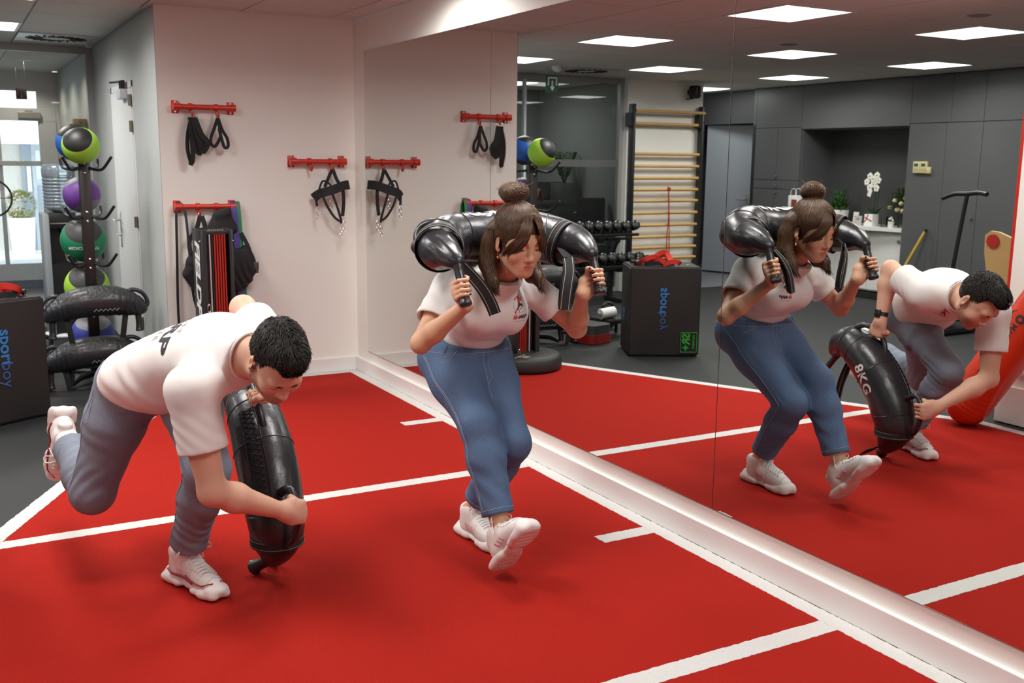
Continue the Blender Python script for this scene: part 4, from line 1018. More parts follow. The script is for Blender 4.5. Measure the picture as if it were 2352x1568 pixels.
# the man's bag
YB = -1.60
BG = thing('training_bag', 'black horn-shaped bag marked 8KG held low between the bent-over person\'s hands', 'training bag', (3.40, YB, .3))
pth = [(3.045, YB, .515), (3.085, YB, .565), (3.155, YB, .580), (3.245, YB, .535), (3.335, YB, .455), (3.405, YB, .365), (3.452, YB, .270), (3.476, YB, .195), (3.464, YB, .145), (3.442, YB, .108), (3.424, YB-.004, .080)]
mb_, P, R = bag_body(BG, pth, [.030, .058, .083, .098, .104, .104, .101, .090, .068, .049, .032], [((3.46, YB, .14), (.6, .5, .4), .035, .003, .07), ((3.15, YB, .57), (.3, .5, .8), .04, .0025, .07), ((3.36, YB-.08, .40), (.6, .3, .6), .09, .0025, .12)], 'mbag')
tb = bvh('mbag')
club(BG, (3.075, YB, .515), (2.955, YB-.005, .372), .017, .024); club(BG, (3.436, YB, .082), (3.352, YB-.060, .022), .021, .030)
loop(BG, [(3.165, YB, .655), (3.225, YB-.005, .685), (3.30, YB-.014, .664), (3.352, YB-.016, .612), (3.37, YB-.006, .545), (3.345, YB, .51)], .013)
loop(BG, [(3.515, YB, .345), (3.595, YB+.012, .385), (3.636, YB+.022, .345), (3.642, YB+.026, .275), (3.60, YB+.014, .195), (3.52, YB, .165)], .0135)
for q in ([(3.135, YB-.03, .49), (3.125, YB-.01, .42), (3.105, YB+.0, .34), (3.088, YB, .255)], [(3.40, YB+.03, .075), (3.37, YB+.03, .055), (3.335, YB+.025, .030), (3.30, YB+.02, .012)]):
    q = bez(q, 4); strap(BG, q, .034, (.75, 0, .45) if q[0].z > .2 else (-.4, 0, .9)); strap(BG, [p+Vector((-.016*math.sin(PI*i/(len(q)-1)), .004, -.004)) for i, p in enumerate(q)], .032, (.75, 0, .45) if q[0].z > .2 else (-.4, 0, .9), False)
for c, ax in (((3.155, YB, .58), (.8, 0, -.1)), ((3.47, YB, .165), (0, 0, 1))):
    B = basis((0, 1, 0), ax); rr = .088 if c[2] > .3 else .095
    rg = [Vector(np.array(c)+(B[:, 0]*math.cos(a)+B[:, 1]*math.sin(a))*rr) for a in np.linspace(0, 2*PI, 30)][:-1]
    b = MB(); b.tube(rg, 0, 4, closed=True, flat=(.0028, .034), up=nrm(ax)); build('strap_band', b, M_web, BG)
    for o_ in (-.0115, .0115):
        b = MB(); b.tube([p+Vector(nrm(ax))*o_+(p-Vector(c)).normalized()*.001 for p in rg], .0010, 4, closed=True); build('stitching', b, M_wst, BG)
for c, ax in (((3.215, YB, .555), (.85, 0, -.45)), ((3.455, YB, .255), (.25, 0, -1)), ((3.335, YB, .455), (.7, 0, -.7))): ring_seam(mb_, c, ax, tb, .15)
# lacing on the side away from the mirror
def lace(p, tg, a):
    """point on the vinyl at angle a round the bag, 0 = away from the mirror, 90 = outer curve"""
    o_ = Vector((tg.z, 0, -tg.x)); o_ = o_ if o_.x > 0 else -o_; d_ = Vector((0, -1, 0))*math.cos(a)+o_*math.sin(a); h_ = tb.ray_cast(Vector((p.x, YB, p.z))+d_*.3, -d_, .4); return h_[0]+d_*.002 if h_[0] is not None else None
cp = [Vector(p) for p in bez([(3.255, 0, .560), (3.335, 0, .485), (3.405, 0, .395), (3.450, 0, .300)], 6)]
for sg in (1, -1):
    zz = []
    for i, p in enumerate(cp[:-1]):
        h_ = lace(p, (cp[i+1]-p).normalized(), math.radians(52)+(.22 if (i % 2)*2-1 == sg else -.22))
        if h_: zz.append(h_)
    b = MB(); b.tube(zz, .0030, 6); build('lacing', b, M_cord, BG)
for a_ in (.34, -.34):
    q = [h_ for h_ in (lace(p, (cp[min(i+1, len(cp)-1)]-cp[max(i-1, 0)]).normalized(), math.radians(52)+a_) for i, p in enumerate(cp)) if h_]
    b = MB(); b.tube(q, .0022, 5); build('lacing_seam', b, M_vinyl, BG)
vs_, fs_ = text_geo('8KG', .080, bold=.002, space=1.12)
tx = nrm((.52, 0, -.85)); Mt = Matrix(((tx[0], -tx[2], 0, 3.338), (0, 0, 1, YB+.25), (tx[2], tx[0], 0, .425), (0, 0, 0, 1)))
build('letters', wrap_text(tb, [(vs_, fs_, Mt)], .0016, .3), M_wprint, mb_, 60)
# ------------------------------------------------------------------ gear on and by the back wall
M_rail = mat('red_enamel', lin('#c4301b'), .35)
M_vest = mat('black_nylon', (.012, .012, .013), .8, bump=(500, .3, .002))
M_band_p = mat('purple_band', lin('#4b3a86'), .55); M_band_g = mat('green_band', lin('#1d7a4a'), .55); M_redtube = mat('red_rubber_tube', lin('#a8281e'), .5); M_redweb = mat('red_webbing', lin('#c92f22'), .7)
def hook_rail(y0, y1, zc, hy, lab):
    t = thing('hook_rail', lab, 'hook rail', (0, (y0+y1)/2, zc), 'red hook rails on the white wall')
    b = MB(); b.cyl((.052, y0+.006, zc), (.052, y1-.006, zc), .0175, n=20); build('pipe', b, M_rail, t)
    for y in (y0, y1):
        s = 1 if y == y0 else -1; b = MB(); b.box((.003, y+s*.022, zc), (.006, .046, .080), ch=.002)
        b.cyl((.052, y, zc), (.052, y+s*.045, zc), .024, n=20); b.bb((.004, y+s*.012, zc-.013), (.045, y+s*.036, zc+.013)); build('bracket', b, M_rail, t)
        for dz in (-.029, .029):
            b = MB(); b.cyl((.005, y+s*.022, zc+dz), (.010, y+s*.022, zc+dz), .0065, n=12); build('screw', b, M_chrome, t)
    for y in hy:
        b = MB(); b.cyl((.052, y-.013, zc), (.052, y+.013, zc), .0235, n=20)
        b.tube([(.052, y, zc-.02), (.052, y, zc-.038), (.060, y+.004, zc-.058), (.078, y+.006, zc-.062), (.093, y+.006, zc-.050), (.096, y+.006, zc-.034)], .0065, 10); build('hook', b, M_rail, t)
    return t
hook_rail(-1.2328, -.8356, 1.832, (-1.125, -.962), 'red pipe hook rail highest on the white wall, near the corridor corner')
hook_rail(-.480, -.0778, 1.493, (-.343, -.195), 'red pipe hook rail nearest the mirror, one hook empty')
hook_rail(-1.2502, -.8508, 1.195, (-1.105, -.985), 'lowest red pipe hook rail, hung with bands and a vest')
def ring3(c, r, rad, ax='x', sq=1.0, n=14):
    return [(c[0]+(.3*r*math.sin(a) if ax == 'x' else 0), c[1]+r*math.cos(a), c[2]+r*sq*math.sin(a)) for a in [2*PI*i/n for i in range(n)]]
def carabiner(b, c, L=.035): b.tube([(c[0], c[1]+.009*math.cos(a), c[2]-L/2+L/2*math.sin(a)) for a in [2*PI*i/12 for i in range(12)]], .0028, 6, closed=True)
# strap bundle on the first hook
t = thing('strap_bundle', 'bundle of long black looped straps hanging from the highest rail', 'straps', (.07, -1.125, 1.77))
for i, (dy, zb, wd) in enumerate(((-.028, 1.475, .030), (.012, 1.545, .040), (.030, 1.555, .036))):
    b = MB(); ribbon(b, bez([(.085, -1.125+dy*.3, 1.765), (.082+.012*i, -1.128+dy, 1.66), (.078+.012*i, -1.118+dy*1.5, 1.56), (.080+.012*i, -1.108+dy*1.3, zb)], 5)+bez([(.080+.012*i, -1.100+dy*1.3, zb-.004), (.098+.01*i, -1.085+dy*1.6, zb+.05), (.095+.01*i, -1.105+dy, 1.66), (.09, -1.118+dy*.3, 1.765)], 5), wd, .004, (1, .25, 0)); o = build('loop_strap', b, M_web, t)
    if i == 0:
        b = MB(); ribbon(b, bez([(.089, -1.139+dy*.3, 1.75), (.089, -1.142+dy, 1.66), (.085, -1.132+dy*1.5, 1.56), (.086, -1.120+dy*1.3, zb)], 5), .005, .003, (1, .25, 0)); build('pale_edge', b, M_wst, o)
b = MB(); [carabiner(b, (.088, -1.135+.012*i, 1.79), .03) for i in range(4)]; build('clips', b, M_chrome, t)
# ankle cuff
t = thing('ankle_cuff', 'small black ankle cuff with triangular straps on the upper rail', 'ankle cuff', (.085, -.962, 1.76))
for P in ([(.085, -.962, 1.765), (.088, -.985, 1.70), (.090, -1.008, 1.645), (.09, -1.010, 1.60), (.09, -.985, 1.585), (.09, -.955, 1.63), (.088, -.945, 1.655)], [(.086, -.958, 1.765), (.089, -.935, 1.69), (.09, -.905, 1.635), (.09, -.902, 1.585), (.09, -.925, 1.58), (.09, -.945, 1.65), (.088, -.955, 1.70)], [(.087, -.960, 1.765), (.092, -.952, 1.70), (.094, -.948, 1.64)]):
    b = MB(); ribbon(b, bez(P, 4), .020, .005, (1, 0, 0)); build('cuff_strap', b, M_web, t)
b = MB(); carabiner(b, (.086, -.957, 1.785), .025); build('clip', b, M_chrome, t)
# sled harness
t = thing('sled_harness', 'black padded belt harness with steel snap hooks hung nearest the mirror', 'harness', (.09, -.195, 1.42))
b = MB(); ribbon(b, bez([(.07, -.325, 1.245), (.10, -.29, 1.275), (.125, -.21, 1.30), (.11, -.12, 1.33), (.075, -.07, 1.335)], 6), .062, .010, (1, -.2, .1)); build('belt', b, M_vest, t)
for P, w_ in (([(.088, -.193, 1.44), (.095, -.225, 1.38), (.105, -.255, 1.32)], .022), ([(.090, -.190, 1.445), (.10, -.165, 1.37), (.112, -.13, 1.31), (.118, -.125, 1.22), (.118, -.135, 1.12)], .024), ([(.11, -.285, 1.30), (.12, -.25, 1.20), (.122, -.20, 1.12), (.122, -.158, 1.085)], .016), ([(.115, -.215, 1.30), (.125, -.18, 1.20), (.124, -.15, 1.10), (.122, -.150, 1.07)], .016), ([(.10, -.30, 1.28), (.105, -.27, 1.36), (.11, -.22, 1.34), (.118, -.195, 1.28)], .013), ([(.09, -.315, 1.25), (.095, -.31, 1.19)], .018)):
    b = MB(); ribbon(b, bez(P, 5), w_, .005, (1, 0, 0)); build('web_strap', b, M_web, t)
for P in ((.122, -.150, 1.045), (.12, -.125, 1.085), (.098, -.308, 1.175), (.118, -.215, 1.235)):
    b = MB(); carabiner(b, P, .035); b.cyl((P[0], P[1], P[2]-.034), (P[0], P[1], P[2]-.050), .003); carabiner(b, (P[0], P[1], P[2]-.046), .026); build('snap_hook', b, M_chrome, t)
# lower rail: black loop band, vest, purple and green bands
t = thing('resistance_band', 'long black loop band hanging to the floor at the left of the lowest rail', 'resistance band', (.06, -1.235, 1.2), 'loop bands on the lowest rail')
b = MB(); ribbon(b, bez([(.072, -1.252, .10), (.066, -1.262, .5), (.066, -1.252, .9), (.070, -1.245, 1.16), (.052, -1.225, 1.222), (.070, -1.19, 1.16), (.09, -1.178, .9), (.088, -1.165, .62), (.09, -1.12, .40), (.085, -1.13, .1)], 6), .016, .005, (1, 0, 0)); build('loop', b, mat('black_latex', (.012, .012, .012), .5), t)
for nm, m_, y, lab in (('purple', M_band_p, -.873, 'purple loop band over the right end of the lowest rail'), ('green', M_band_g, -.845, 'green loop band over the right end of the lowest rail')):
    t = thing('resistance_band', lab, 'resistance band', (.06, y, 1.2), 'loop bands on the lowest rail')
    b = MB(); ribbon(b, bez([(.100, y+.035, .30), (.098, y+.012, .7), (.092, y+.004, 1.0), (.078, y, 1.17), (.052, y, 1.222), (.028, y, 1.17), (.02, y+.01, .9), (.03, y+.03, .3)], 6), .040 if nm == 'purple' else .026, .006, (1, 0, 0)); build('loop', b, m_, t)
t = thing('weight_vest', 'bulky black weight vest with buckles hanging behind the tall tube tower', 'vest', (.1, -.95, 1.1))
v = Sdf(); v.ell((.11, -.90, .80), (.055, .15, .17), None, .03); v.ell((.10, -.96, 1.02), (.04, .10, .14), None, .04); v.ell((.10, -1.10, .82), (.045, .11, .10), None, .04); v.ell((.12, -.87, .97), (.05, .05, .06), None, .02, '-'); v.cap((.1, -.985, 1.14), (.11, -.93, 1.16), .03, .03, .03); v.cap((.09, -1.19, .76), (.1, -1.10, .62), .04, .04, .03)
folds(v, [((.12, -.85, .75), (.2, 1, .4), .05, .006, .14), ((.12, -1.05, .85), (.2, .5, 1), .05, .005, .12)]); sdf_obj('vest_body', v, M_vest, t, .006, 1)
for P, w_ in (([(.09, -1.10, 1.135), (.10, -1.13, 1.05), (.10, -1.175, .98), (.12, -1.175, .90), (.12, -1.14, .87)], .028), ([(.09, -1.09, 1.135), (.11, -1.075, 1.05), (.12, -1.10, .93), (.12, -1.15, .87)], .030), ([(.10, -.84, 1.02), (.13, -.80, .92), (.12, -.77, .80)], .026)):
    b = MB(); ribbon(b, bez(P, 5), w_, .007, (1, 0, 0)); build('shoulder_strap', b, M_web, t)
build('buckle', MB().box((.13, -.755, .80), (.02, .035, .05), ch=.004).box((.13, -.75, .765), (.012, .02, .03), ch=.003), mat('grey_plastic', (.06, .06, .06), .4), t)
b = MB(); b.tube(bez([(.12, -1.02, 1.10), (.13, -.99, 1.07), (.13, -.96, 1.06)], 4), .004, 6); build('red_cord', b, M_redtube, t); b = MB(); carabiner(b, (.088, -1.103, 1.155), .03); build('clip', b, M_chrome, t)

# ------------------------------------------------------------------ tube tower on its round base
t = thing('tube_tower', 'tall black tower with white lettering and red rubber tubes', 'exercise tower', (.47, -1.11, 0))
M_tow = mat('black_steel', (.020, .021, .023), .4)
x0, x1, y0, y1, zt = .33, .575, -1.205, -1.010, 1.075
b = MB(); b.bb((x0, y0, .10), (x1, y0+.012, zt), .002); build('side_plate', b, M_tow, t); b = MB(); b.bb((x0, y1-.012, .10), (x1, y1, zt), .002); build('side_plate', b, M_tow, t)
build('back_plate', MB().bb((x0, y0+.012, .10), (x0+.012, y1-.012, zt)), M_tow, t); build('top_plate', MB().bb((x0+.012, y0+.012, zt-.03), (x1-.05, y1-.012, zt-.012)), M_tow, t)
build('front_post', MB().bb((x1-.02, y0+.012, .10), (x1, y0+.032, zt)).bb((x1-.02, y1-.022, .10), (x1, y1-.012, zt)), M_tow, t)
for i in range(8):
    b = MB(); y = y0+.045+.0155*i; b.cyl((x1-.045, y, .12), (x1-.045, y, zt-.03), .0058, n=8); build('tube', b, M_redtube if i > 2 or i == 0 and False else (mat('white_tube', (.6, .52, .5), .5) if i == 1 else M_black), t)
for k in range(2):
    for i in range(5): pass
b = MB(); [b.cyl((x1-.02, y0+.05+.011*i, zt-.006), (x1-.02, y0+.05+.011*i, zt+.006), .004, n=8) for i in range(9)]; build('cleat', b, M_steel, t)
for y in (y0-.003, y1+.003):
    b = MB(); b.cyl((x1-.03, y-.004, zt-.07), (x1-.03, y+.004, zt-.07), .008, n=12); build('screw', b, M_chrome, t)
for y, z in ((y0+.03, .62), (y1-.01, .62), (y1-.02, .16)):
    b = MB(); carabiner(b, (x1+.012, y, z), .05); carabiner(b, (x1+.012, y, z-.055), .04); build('snap_hook', b, M_chrome, t)
build('letters', text_mb('FIELDPOWER', .175, frame((.452, y0-.0008, .53), (0, 0, -1), (1, 0, 0)), bold=.0042, shear=.18, space=.90), M_wprint, t)
b = MB(); b.lathe([(.0, 0), (.255, 0), (.275, .012), (.280, .03), (.276, .09), (.262, .112), (.235, .122), (.12, .128), (0, .130)], (.50, -1.12, 0), 56); build('base', b, mat('black_moulded_rubber', (.022, .022, .023), .5, bump=(300, .2, .002)), t, 50)
M_yel = mat('yellow_print', lin('#b9b02c'), .6)
Ml = frame((.70, -1.00, .1275), (-.55, -.83, 0), (-.83, .55, 0))
for tx_, dy, sz, m_ in (('KEEP THE BASE ON FLAT FLOOR', .030, .011, M_wprint), ('MAX LOAD', .008, .016, M_yel), ('SEE MANUAL', -.012, .013, M_wprint), ('BEFORE USE', -.032, .013, M_wprint)): build('label_text', text_mb(tx_, sz, Ml @ Matrix.Translation((0, dy, 0))), m_, t)

# ------------------------------------------------------------------ plyometric box
PA, PBx = Vector((.46, -2.085, 0)), Vector((.721, -2.591, 0)); pu = (PBx-PA).normalized(); pn = Vector((.8887, .4584, 0)); hb_ = .707; dp = .45
t = thing('plyo_box', 'black padded jump box with blue and green print beside the carpet', 'jump box', tuple((PA+PBx)/2-pn*dp/2))
S_ = MB(); rz = Matrix(((pn.x, pu.x, 0), (pn.y, pu.y, 0), (0, 0, 1)))
cb = (PA+PBx)/2-pn*dp/2
bm = bmesh.new(); bmesh.ops.create_cube(bm, size=1)
bmesh.ops.subdivide_edges(bm, edges=bm.edges[:], cuts=12, use_grid_fill=True)
L_ = (PBx-PA).length
for v in bm.verts:
    q = Vector(v.co); x, y, z = q.x*dp, q.y*L_, (q.z+.5)*hb_
    ed = max(0, 1-min(.5-abs(q.y), .5-abs(q.z))*14) if abs(q.x) > .49 else 0
    if abs(q.x) > .49: x += math.copysign(.010, q.x)*(math.sin(PI*(q.y+.5))*math.sin(PI*(q.z+.5))-.3)+.004*math.sin(q.y*9+1)*max(0, 1-(q.z+.5)*6)
    if abs(q.y) > .49: y += math.copysign(.008, q.y)*(math.sin(PI*(q.x+.5))*math.sin(PI*(q.z+.5))-.3)
    rr = .014; e = [dp/2-abs(x), L_/2-abs(y)]
    v.co = Vector((x, y, z))
bmesh.ops.bevel(bm, geom=[e for e in bm.edges if len(e.link_faces) == 2 and e.calc_face_angle(0) > 1.2], offset=.012, segments=3, affect='EDGES'); bm.verts.index_update()
b = MB().add([cb+rz @ v.co for v in bm.verts], [[v.index for v in q.verts] for q in bm.faces]); bm.free()
M_box = mat('black_vinyl_cover', (.008, .006, .006), .6, bump=(600, .25, .001))
build('cover', b, M_box, t, 50)
M_blu = mat('blue_print', lin('#2f74b5'), .6); M_grn = mat('green_print', lin('#2f8f2c'), .6); M_greyt = mat('grey_print_side', lin('#9a9a9a'), .6); M_blud = mat('thin_blue_print', lin('#3b5a9a'), .6)
fc_ = lambda al, z, off=.0105: PA+pu*al+pn*off+Vector((0, 0, z))
# seen from outside, letters run downwards with their tops towards the far edge
build('letters', text_mb('sport', .090, frame(fc_(.265, .43), (0, 0, -1), -pu if False else pu*-1, ), bold=.0018), M_blu, t) if False else None
ex, ey = Vector((0, 0, -1)), -pu
if ex.cross(ey).dot(pn) < 0: ey = pu
build('letters', text_mb('sport', .098, frame(fc_(.262, .441), ex, ey), bold=.0022), M_blu, t); build('letters', text_mb('boy', .098, frame(fc_(.262, .285), ex, ey), bold=-.0008), M_blud, t)
bx = MB()
for a_, c_ in (((.418, .034), (.418, .190)), ((.546, .034), (.546, .190)), ((.418, .034), (.546, .034)), ((.418, .190), (.546, .190))):
    bx.tube([fc_(*a_, .0085), fc_(*c_, .0085)], .0028, 6)
build('logo_frame', bx, M_grn, t); build('letters', text_mb('SR+', .085, frame(fc_(.462, .115), ex, ey), bold=.003), M_grn, t); build('letters', text_mb('EQUIPMENT', .021, frame(fc_(.520, .115), ex, ey), bold=.0005), M_grn, t)
sd = lambda al, z: PA-pn*al-pu*.0075+Vector((0, 0, z)); ey2 = pn if Vector((0, 0, -1)).cross(pn).dot(-pu) > 0 else -pn
build('letters', text_mb('sr', .14, frame(sd(.22, .31), (0, 0, -1), ey2), bold=.003), M_blu, t); build('letters', text_mb('TRK', .055, frame(sd(.395, .07), (0, 0, -1), ey2), bold=.001), M_greyt, t)
build('letters', text_mb('40', .05, frame(tuple(cb+pu*.20+pn*.05+Vector((0, 0, hb_+.0045))), pn, pu)), M_yel, t)
# suspension strap heaped on it
t = thing('suspension_strap', 'heaped red and black suspension strap lying on the jump box', 'suspension strap', tuple(cb+Vector((0, 0, hb_))))
tp = lambda a, c, h: cb+pu*a+pn*c+Vector((0, 0, hb_+.004+h))
for P in ([(-.20, .12, .012), (-.16, .16, .05), (-.08, .15, .07), (-.03, .12, .03), (.02, .15, .012)], [(-.02, .19, .012), (.04, .20, .035), (.10, .19, .03), (.12, .16, .012)], [(-.10, .10, .015), (-.05, .06, .075), (.02, .05, .10), (.05, .09, .05), (.04, .13, .015)], [(-.04, .02, .02), (.0, .0, .07), (.05, .04, .06), (.08, .10, .015)], [(-.22, .05, .012), (-.13, .10, .04), (-.05, .16, .045), (.02, .18, .015)]):
    b = MB(); ribbon(b, bez([tp(*p) for p in P], 5), .036, .004, pn); build('red_webbing', b, M_redweb, t)
for P in ([(-.24, .10, .012), (-.20, .04, .03), (-.12, .02, .03), (-.06, .06, .02)], [(-.19, -.02, .012), (-.12, -.03, .05), (-.05, .0, .04), (.06, .02, .012)], [(-.16, .14, .012), (-.06, .17, .02), (.08, .13, .015)]):
    b = MB(); ribbon(b, bez([tp(*p) for p in P], 5), .034, .004, pn); build('black_webbing', b, M_web, t)
for p0, p1 in (((-.25, .02, .018), (-.14, -.02, .018)), ((-.23, .12, .018), (-.16, .02, .028))):
    b = MB(); b.cyl(tp(*p0), tp(*p1), .016, n=14); build('foam_grip', b, M_black, t)
b = MB(); b.box(tp(-.19, .0, .045), (.05, .012, .012), rz, .003); build('buckle', b, M_steel, t)

# ------------------------------------------------------------------ ball tree
def ball(x, y, z, r, cols, lab, rot, text=None):
    t = thing('medicine_ball', lab, 'medicine ball', (x, y, z-r), 'medicine balls on the black rack')
    R = Euler(rot).to_matrix(); n, m = 40, 28
    bands = MB(); bands.sphere((x, y, z), r, n, m, R); o = build('shell', bands, [mat(c[0], lin(c[1]), .45, bump=(700, .25, .001)) for c in cols], t, 180)
    Ri = R.inverted()
    for p in o.data.polygons:
        d = (Ri @ (Vector(p.center)+Vector(ORG[t.name])-Vector((x, y, z))))/r; p.material_index = 1 if abs(d.z) > .62 or (len(cols) > 2 and abs(d.x) < .33) else 0
        if len(cols) > 2 and abs(d.z) <= .62 and d.y < 0 and p.material_index == 0: p.material_index = 2
    if text:
        vs_, fs_ = text_geo(text, r*.20, bold=.0006); bb_ = MB()
        for k in (0,):
            ang0 = math.atan2(CAM.y-y, CAM.x-x); el = -.32
            P = []
            for v in vs_:
                a = ang0+v.x/(r*math.cos(el)); e_ = el+v.y/r; P.append((x+(r+.001)*math.cos(e_)*math.cos(a), y+(r+.001)*math.cos(e_)*math.sin(a), z+(r+.001)*math.sin(e_)))
            bb_.add(P, fs_)
        build('letters', bb_, M_wprint, t, 60)
    return t
K = ('black_ball_rubber', '#1d1d1e')
RX, RY = -.464, -1.726
ball(-.350, -1.748, 1.580, .118, [('lime_ball', '#9ccf3e'), K], 'lime and black ball on the front of the rack top', (.5, .95, .2))
ball(-.640, -1.752, 1.600, .122, [('blue_ball', '#1f57b0'), K], 'blue and black ball behind the lime one, on the rack top', (.2, .25, 0))
ball(-.622, -1.731, 1.254, .122, [('purple_ball', '#6a3d92'), ('grey_ball_rubber', '#77757a')], 'purple ball on the second tier of the black rack', (.35, -.25, 0))
ball(-.630, -1.737, .945, .150, [('green_ball', '#1f8058'), ('dark_ball_rubber', '#3a3a3c')], 'large green lettered ball on the middle of the black rack', (.05, .75, 0), 'MEDICINE BALL')
ball(-.630, -1.733, .625, .148, [('lime_ball', '#9ccf3e'), ('dark_ball_rubber', '#3a3a3c')], 'lime ball with a dark cap above the hanging bags', (.05, .75, 0))
ball(-.630, -1.715, .285, .145, [('navy_ball', '#3c44a0'), ('pale_grey_rubber', '#8f9096')], 'navy and pale grey ball lowest on the black rack', (.0, .35, 0))
t = thing('ball_rack', 'black upright rack with upturned rods carrying medicine balls', 'rack', (RX, RY, 0))
build('post', MB().bb((RX-.035, RY-.035, .03), (RX+.035, RY+.035, 1.475), .004), mat('black_brown_steel', (.011, .006, .006), .35), t)
for z in (1.435, 1.115, .80, .47, .14):
    b = MB()
    for sx in (1, -1):
        if sx == 1:
            for sy in (-1, 1): b.tube(bez([(RX+.035, RY+sy*.03, z), (RX+.09, RY+sy*.075, z-.012), (RX+.15, RY+sy*.105, z+.002), (RX+.20, RY+sy*.15, z+.075)], 5), .0095, 10)
        else:
            for sy in (-1, 1): b.tube(bez([(RX-.035, RY+sy*.03, z), (RX-.10, RY+sy*.075, z-.008), (RX-.19, RY+sy*.11, z+.002), (RX-.25, RY+sy*.12, z+.055)], 5), .0095, 10)
    build('rod_pair', b, M_black, t)
    for dz in (-.03, .03):
        b = MB(); b.sphere((RX+.036, RY, z+dz), (.006, .009, .009), 10, 6); build('bolt', b, M_chrome, t)
for p in ((-.27, -1.90), (-.27, -1.55), (-.66, -1.90), (-.66, -1.55)):
    b = MB(); b.tube([(RX, RY, .05), (p[0]*.7+RX*.3, p[1]*.7+RY*.3, .045), (p[0], p[1], .018)], [.025, .022, .018], 10); build('foot', b, M_black, t)
for a_, c_ in (((-.27, -1.90, .13), (-.27, -1.55, .13)),):
    b = MB(); b.cyl(a_, c_, .012, n=10); build('cross_bar', b, M_steel, t)
b = MB(); b.tube(bez([(-.27, -1.90, .13), (-.26, -1.905, .10), (-.25, -1.91, .02)], 4), .022, 10); build('cross_bar_end', b, M_black, t)
# bags draped on the rack
M_dia = mat('black_diamond_vinyl', (.020, .021, .023), .32, bump=(55, .9, .012), coat=.2)
def rack_bag(cx, cy, cz, sp, drop, lab, tilt=0.0):
    root = thing('training_bag', lab, 'training bag', (cx, cy, cz-.1), 'horn-shaped bags on the rack')
    Sg = Sdf(); n = 15; P = []
    for i in range(n):
        t_ = -1+2*i/(n-1); P.append(V3(cx+.01*math.cos(t_*3), cy+sp*t_, cz-drop*abs(t_)**2.2+tilt*t_))
    R_ = [.045, .068, .080, .088, .092, .094, .095, .095, .095, .094, .092, .088, .080, .068, .045]
    Sg.chain(P, R_, .012); folds(Sg, [(P[2], (.2, 1, .2), .035, .004, .09), (P[-3], (.2, 1, .2), .035, .004, .09)]); body = sdf_obj('body', Sg, M_vinyl, root, .006, 1, keep='rbag'); tr_ = bvh('rbag')
    # diamond-quilted saddle on the upper side
    Sq = Sdf(); Sq.chain([p+V3(0, 0, .006) for p in P[3:12]], [r_*.985 for r_ in R_[3:12]], .01); Sq.half(P[7]-V3(0, 0, .0), (0, 0, -1), .4, .002); sdf_obj('saddle', Sq, M_dia, root, .006, 1)['label'] = 'diamond-textured upper panel'
    for s, e_, k in ((-1, P[0], P[1]), (1, P[-1], P[-2])):
        club(root, e_+V3(.0, -s*.02, -.02), e_+V3(.01, -s*.015, -.155), .020, .027)
        loop(root, [k+V3(0, -s*.06, .085), k+V3(0, s*.0, .105), k+V3(0, s*.06, .075), k+V3(0, s*.085, .01), k+V3(.0, s*.05, -.03)], .014)
        q = bez([e_+V3(.03, -s*.10, -.01), e_+V3(.045, -s*.115, -.09), e_+V3(.04, -s*.13, -.19)], 4); strap(root, q, .036, (1, 0, 0), False)
    for i in (3, 11): ring_seam(body, P[i], P[i+1]-P[i-1], tr_, .15)
    zz = []
    for i in range(12):
        h_ = tr_.ray_cast(Vector((cx+.4, cy-.02+.014*i, cz-.055+(.012 if i % 2 else -.004))), Vector((-1, 0, 0)), .6)
        if h_[0]: zz.append(h_[0]+Vector((.003, 0, 0)))
    if len(zz) > 2: b = MB(); b.tube(zz, .0028, 6); build('lacing', b, M_wst, root)
    return root
rack_bag(-.215, -1.735, .575, .285, .075, 'upper of two black horn-shaped bags on the ball rack', .012)
rack_bag(-.225, -1.765, .235, .285, .055, 'lower of two black horn-shaped bags on the ball rack', .02)
# ------------------------------------------------------------------ things across the room, seen in the mirror
M_wood = mat('varnished_beech', lin('#c9a262'), .4, noise=(14, .88, (1, .2, 1)))
t = thing('wall_bars', 'tall black-framed wall bars with pale wooden rungs on the white wall', 'wall bars', (-2.85, -4.93, 0))
for y in (-4.425, -5.435):
    build('post', MB().bb((-2.875, y-.018, 0), (-2.79, y+.018, 2.17), .002), M_black, t); b = MB(); b.bb((-2.90, y+.02 if y > -5 else y+.018, 1.92), (-2.80, y+.055 if y > -5 else y+.05, 2.07)); b.cyl((-2.79, y, 1.99), (-2.785, y, 1.99), .009, n=10); build('bracket', b, M_black, t)
    build('standoff', MB().bb((-2.90, y-.018, .25), (-2.875, y+.018, .33)).bb((-2.90, y-.018, 2.0), (-2.875, y+.018, 2.08)), M_black, t)
for i, z in enumerate((2.094, 1.953, 1.608, 1.469, 1.33, 1.195, 1.064, .923, .78, .643, .515, .386, .255, .125)):
    x = -2.795 if i == 0 else -2.83; b = MB(); b.cyl((x, -4.443, z), (x, -5.417 if i else -5.45, z), .0185, n=14); build('rung', b, M_wood, t)
t = thing('resistance_band', 'thin red band looped on the wall bars', 'resistance band', (-2.80, -4.96, 1.2))
b = MB(); b.tube(bez([(-2.80, -4.955, 1.18), (-2.80, -4.985, 1.21), (-2.83, -4.965, 1.222), (-2.80, -4.95, 1.20), (-2.795, -4.965, .9), (-2.795, -4.95, .6), (-2.795, -4.965, .34), (-2.795, -4.995, .33), (-2.795, -4.985, .6), (-2.795, -4.972, .9), (-2.80, -4.958, 1.16)], 5), .006, 6, closed=True); b.sphere((-2.80, -4.958, 1.195), (.018, .022, .02), 10, 8); build('loop', b, M_redtube, t)
t = thing('loudspeaker', 'small black loudspeaker high on the white wall above the wall bars', 'loudspeaker', (-2.84, -5.29, 2.27))
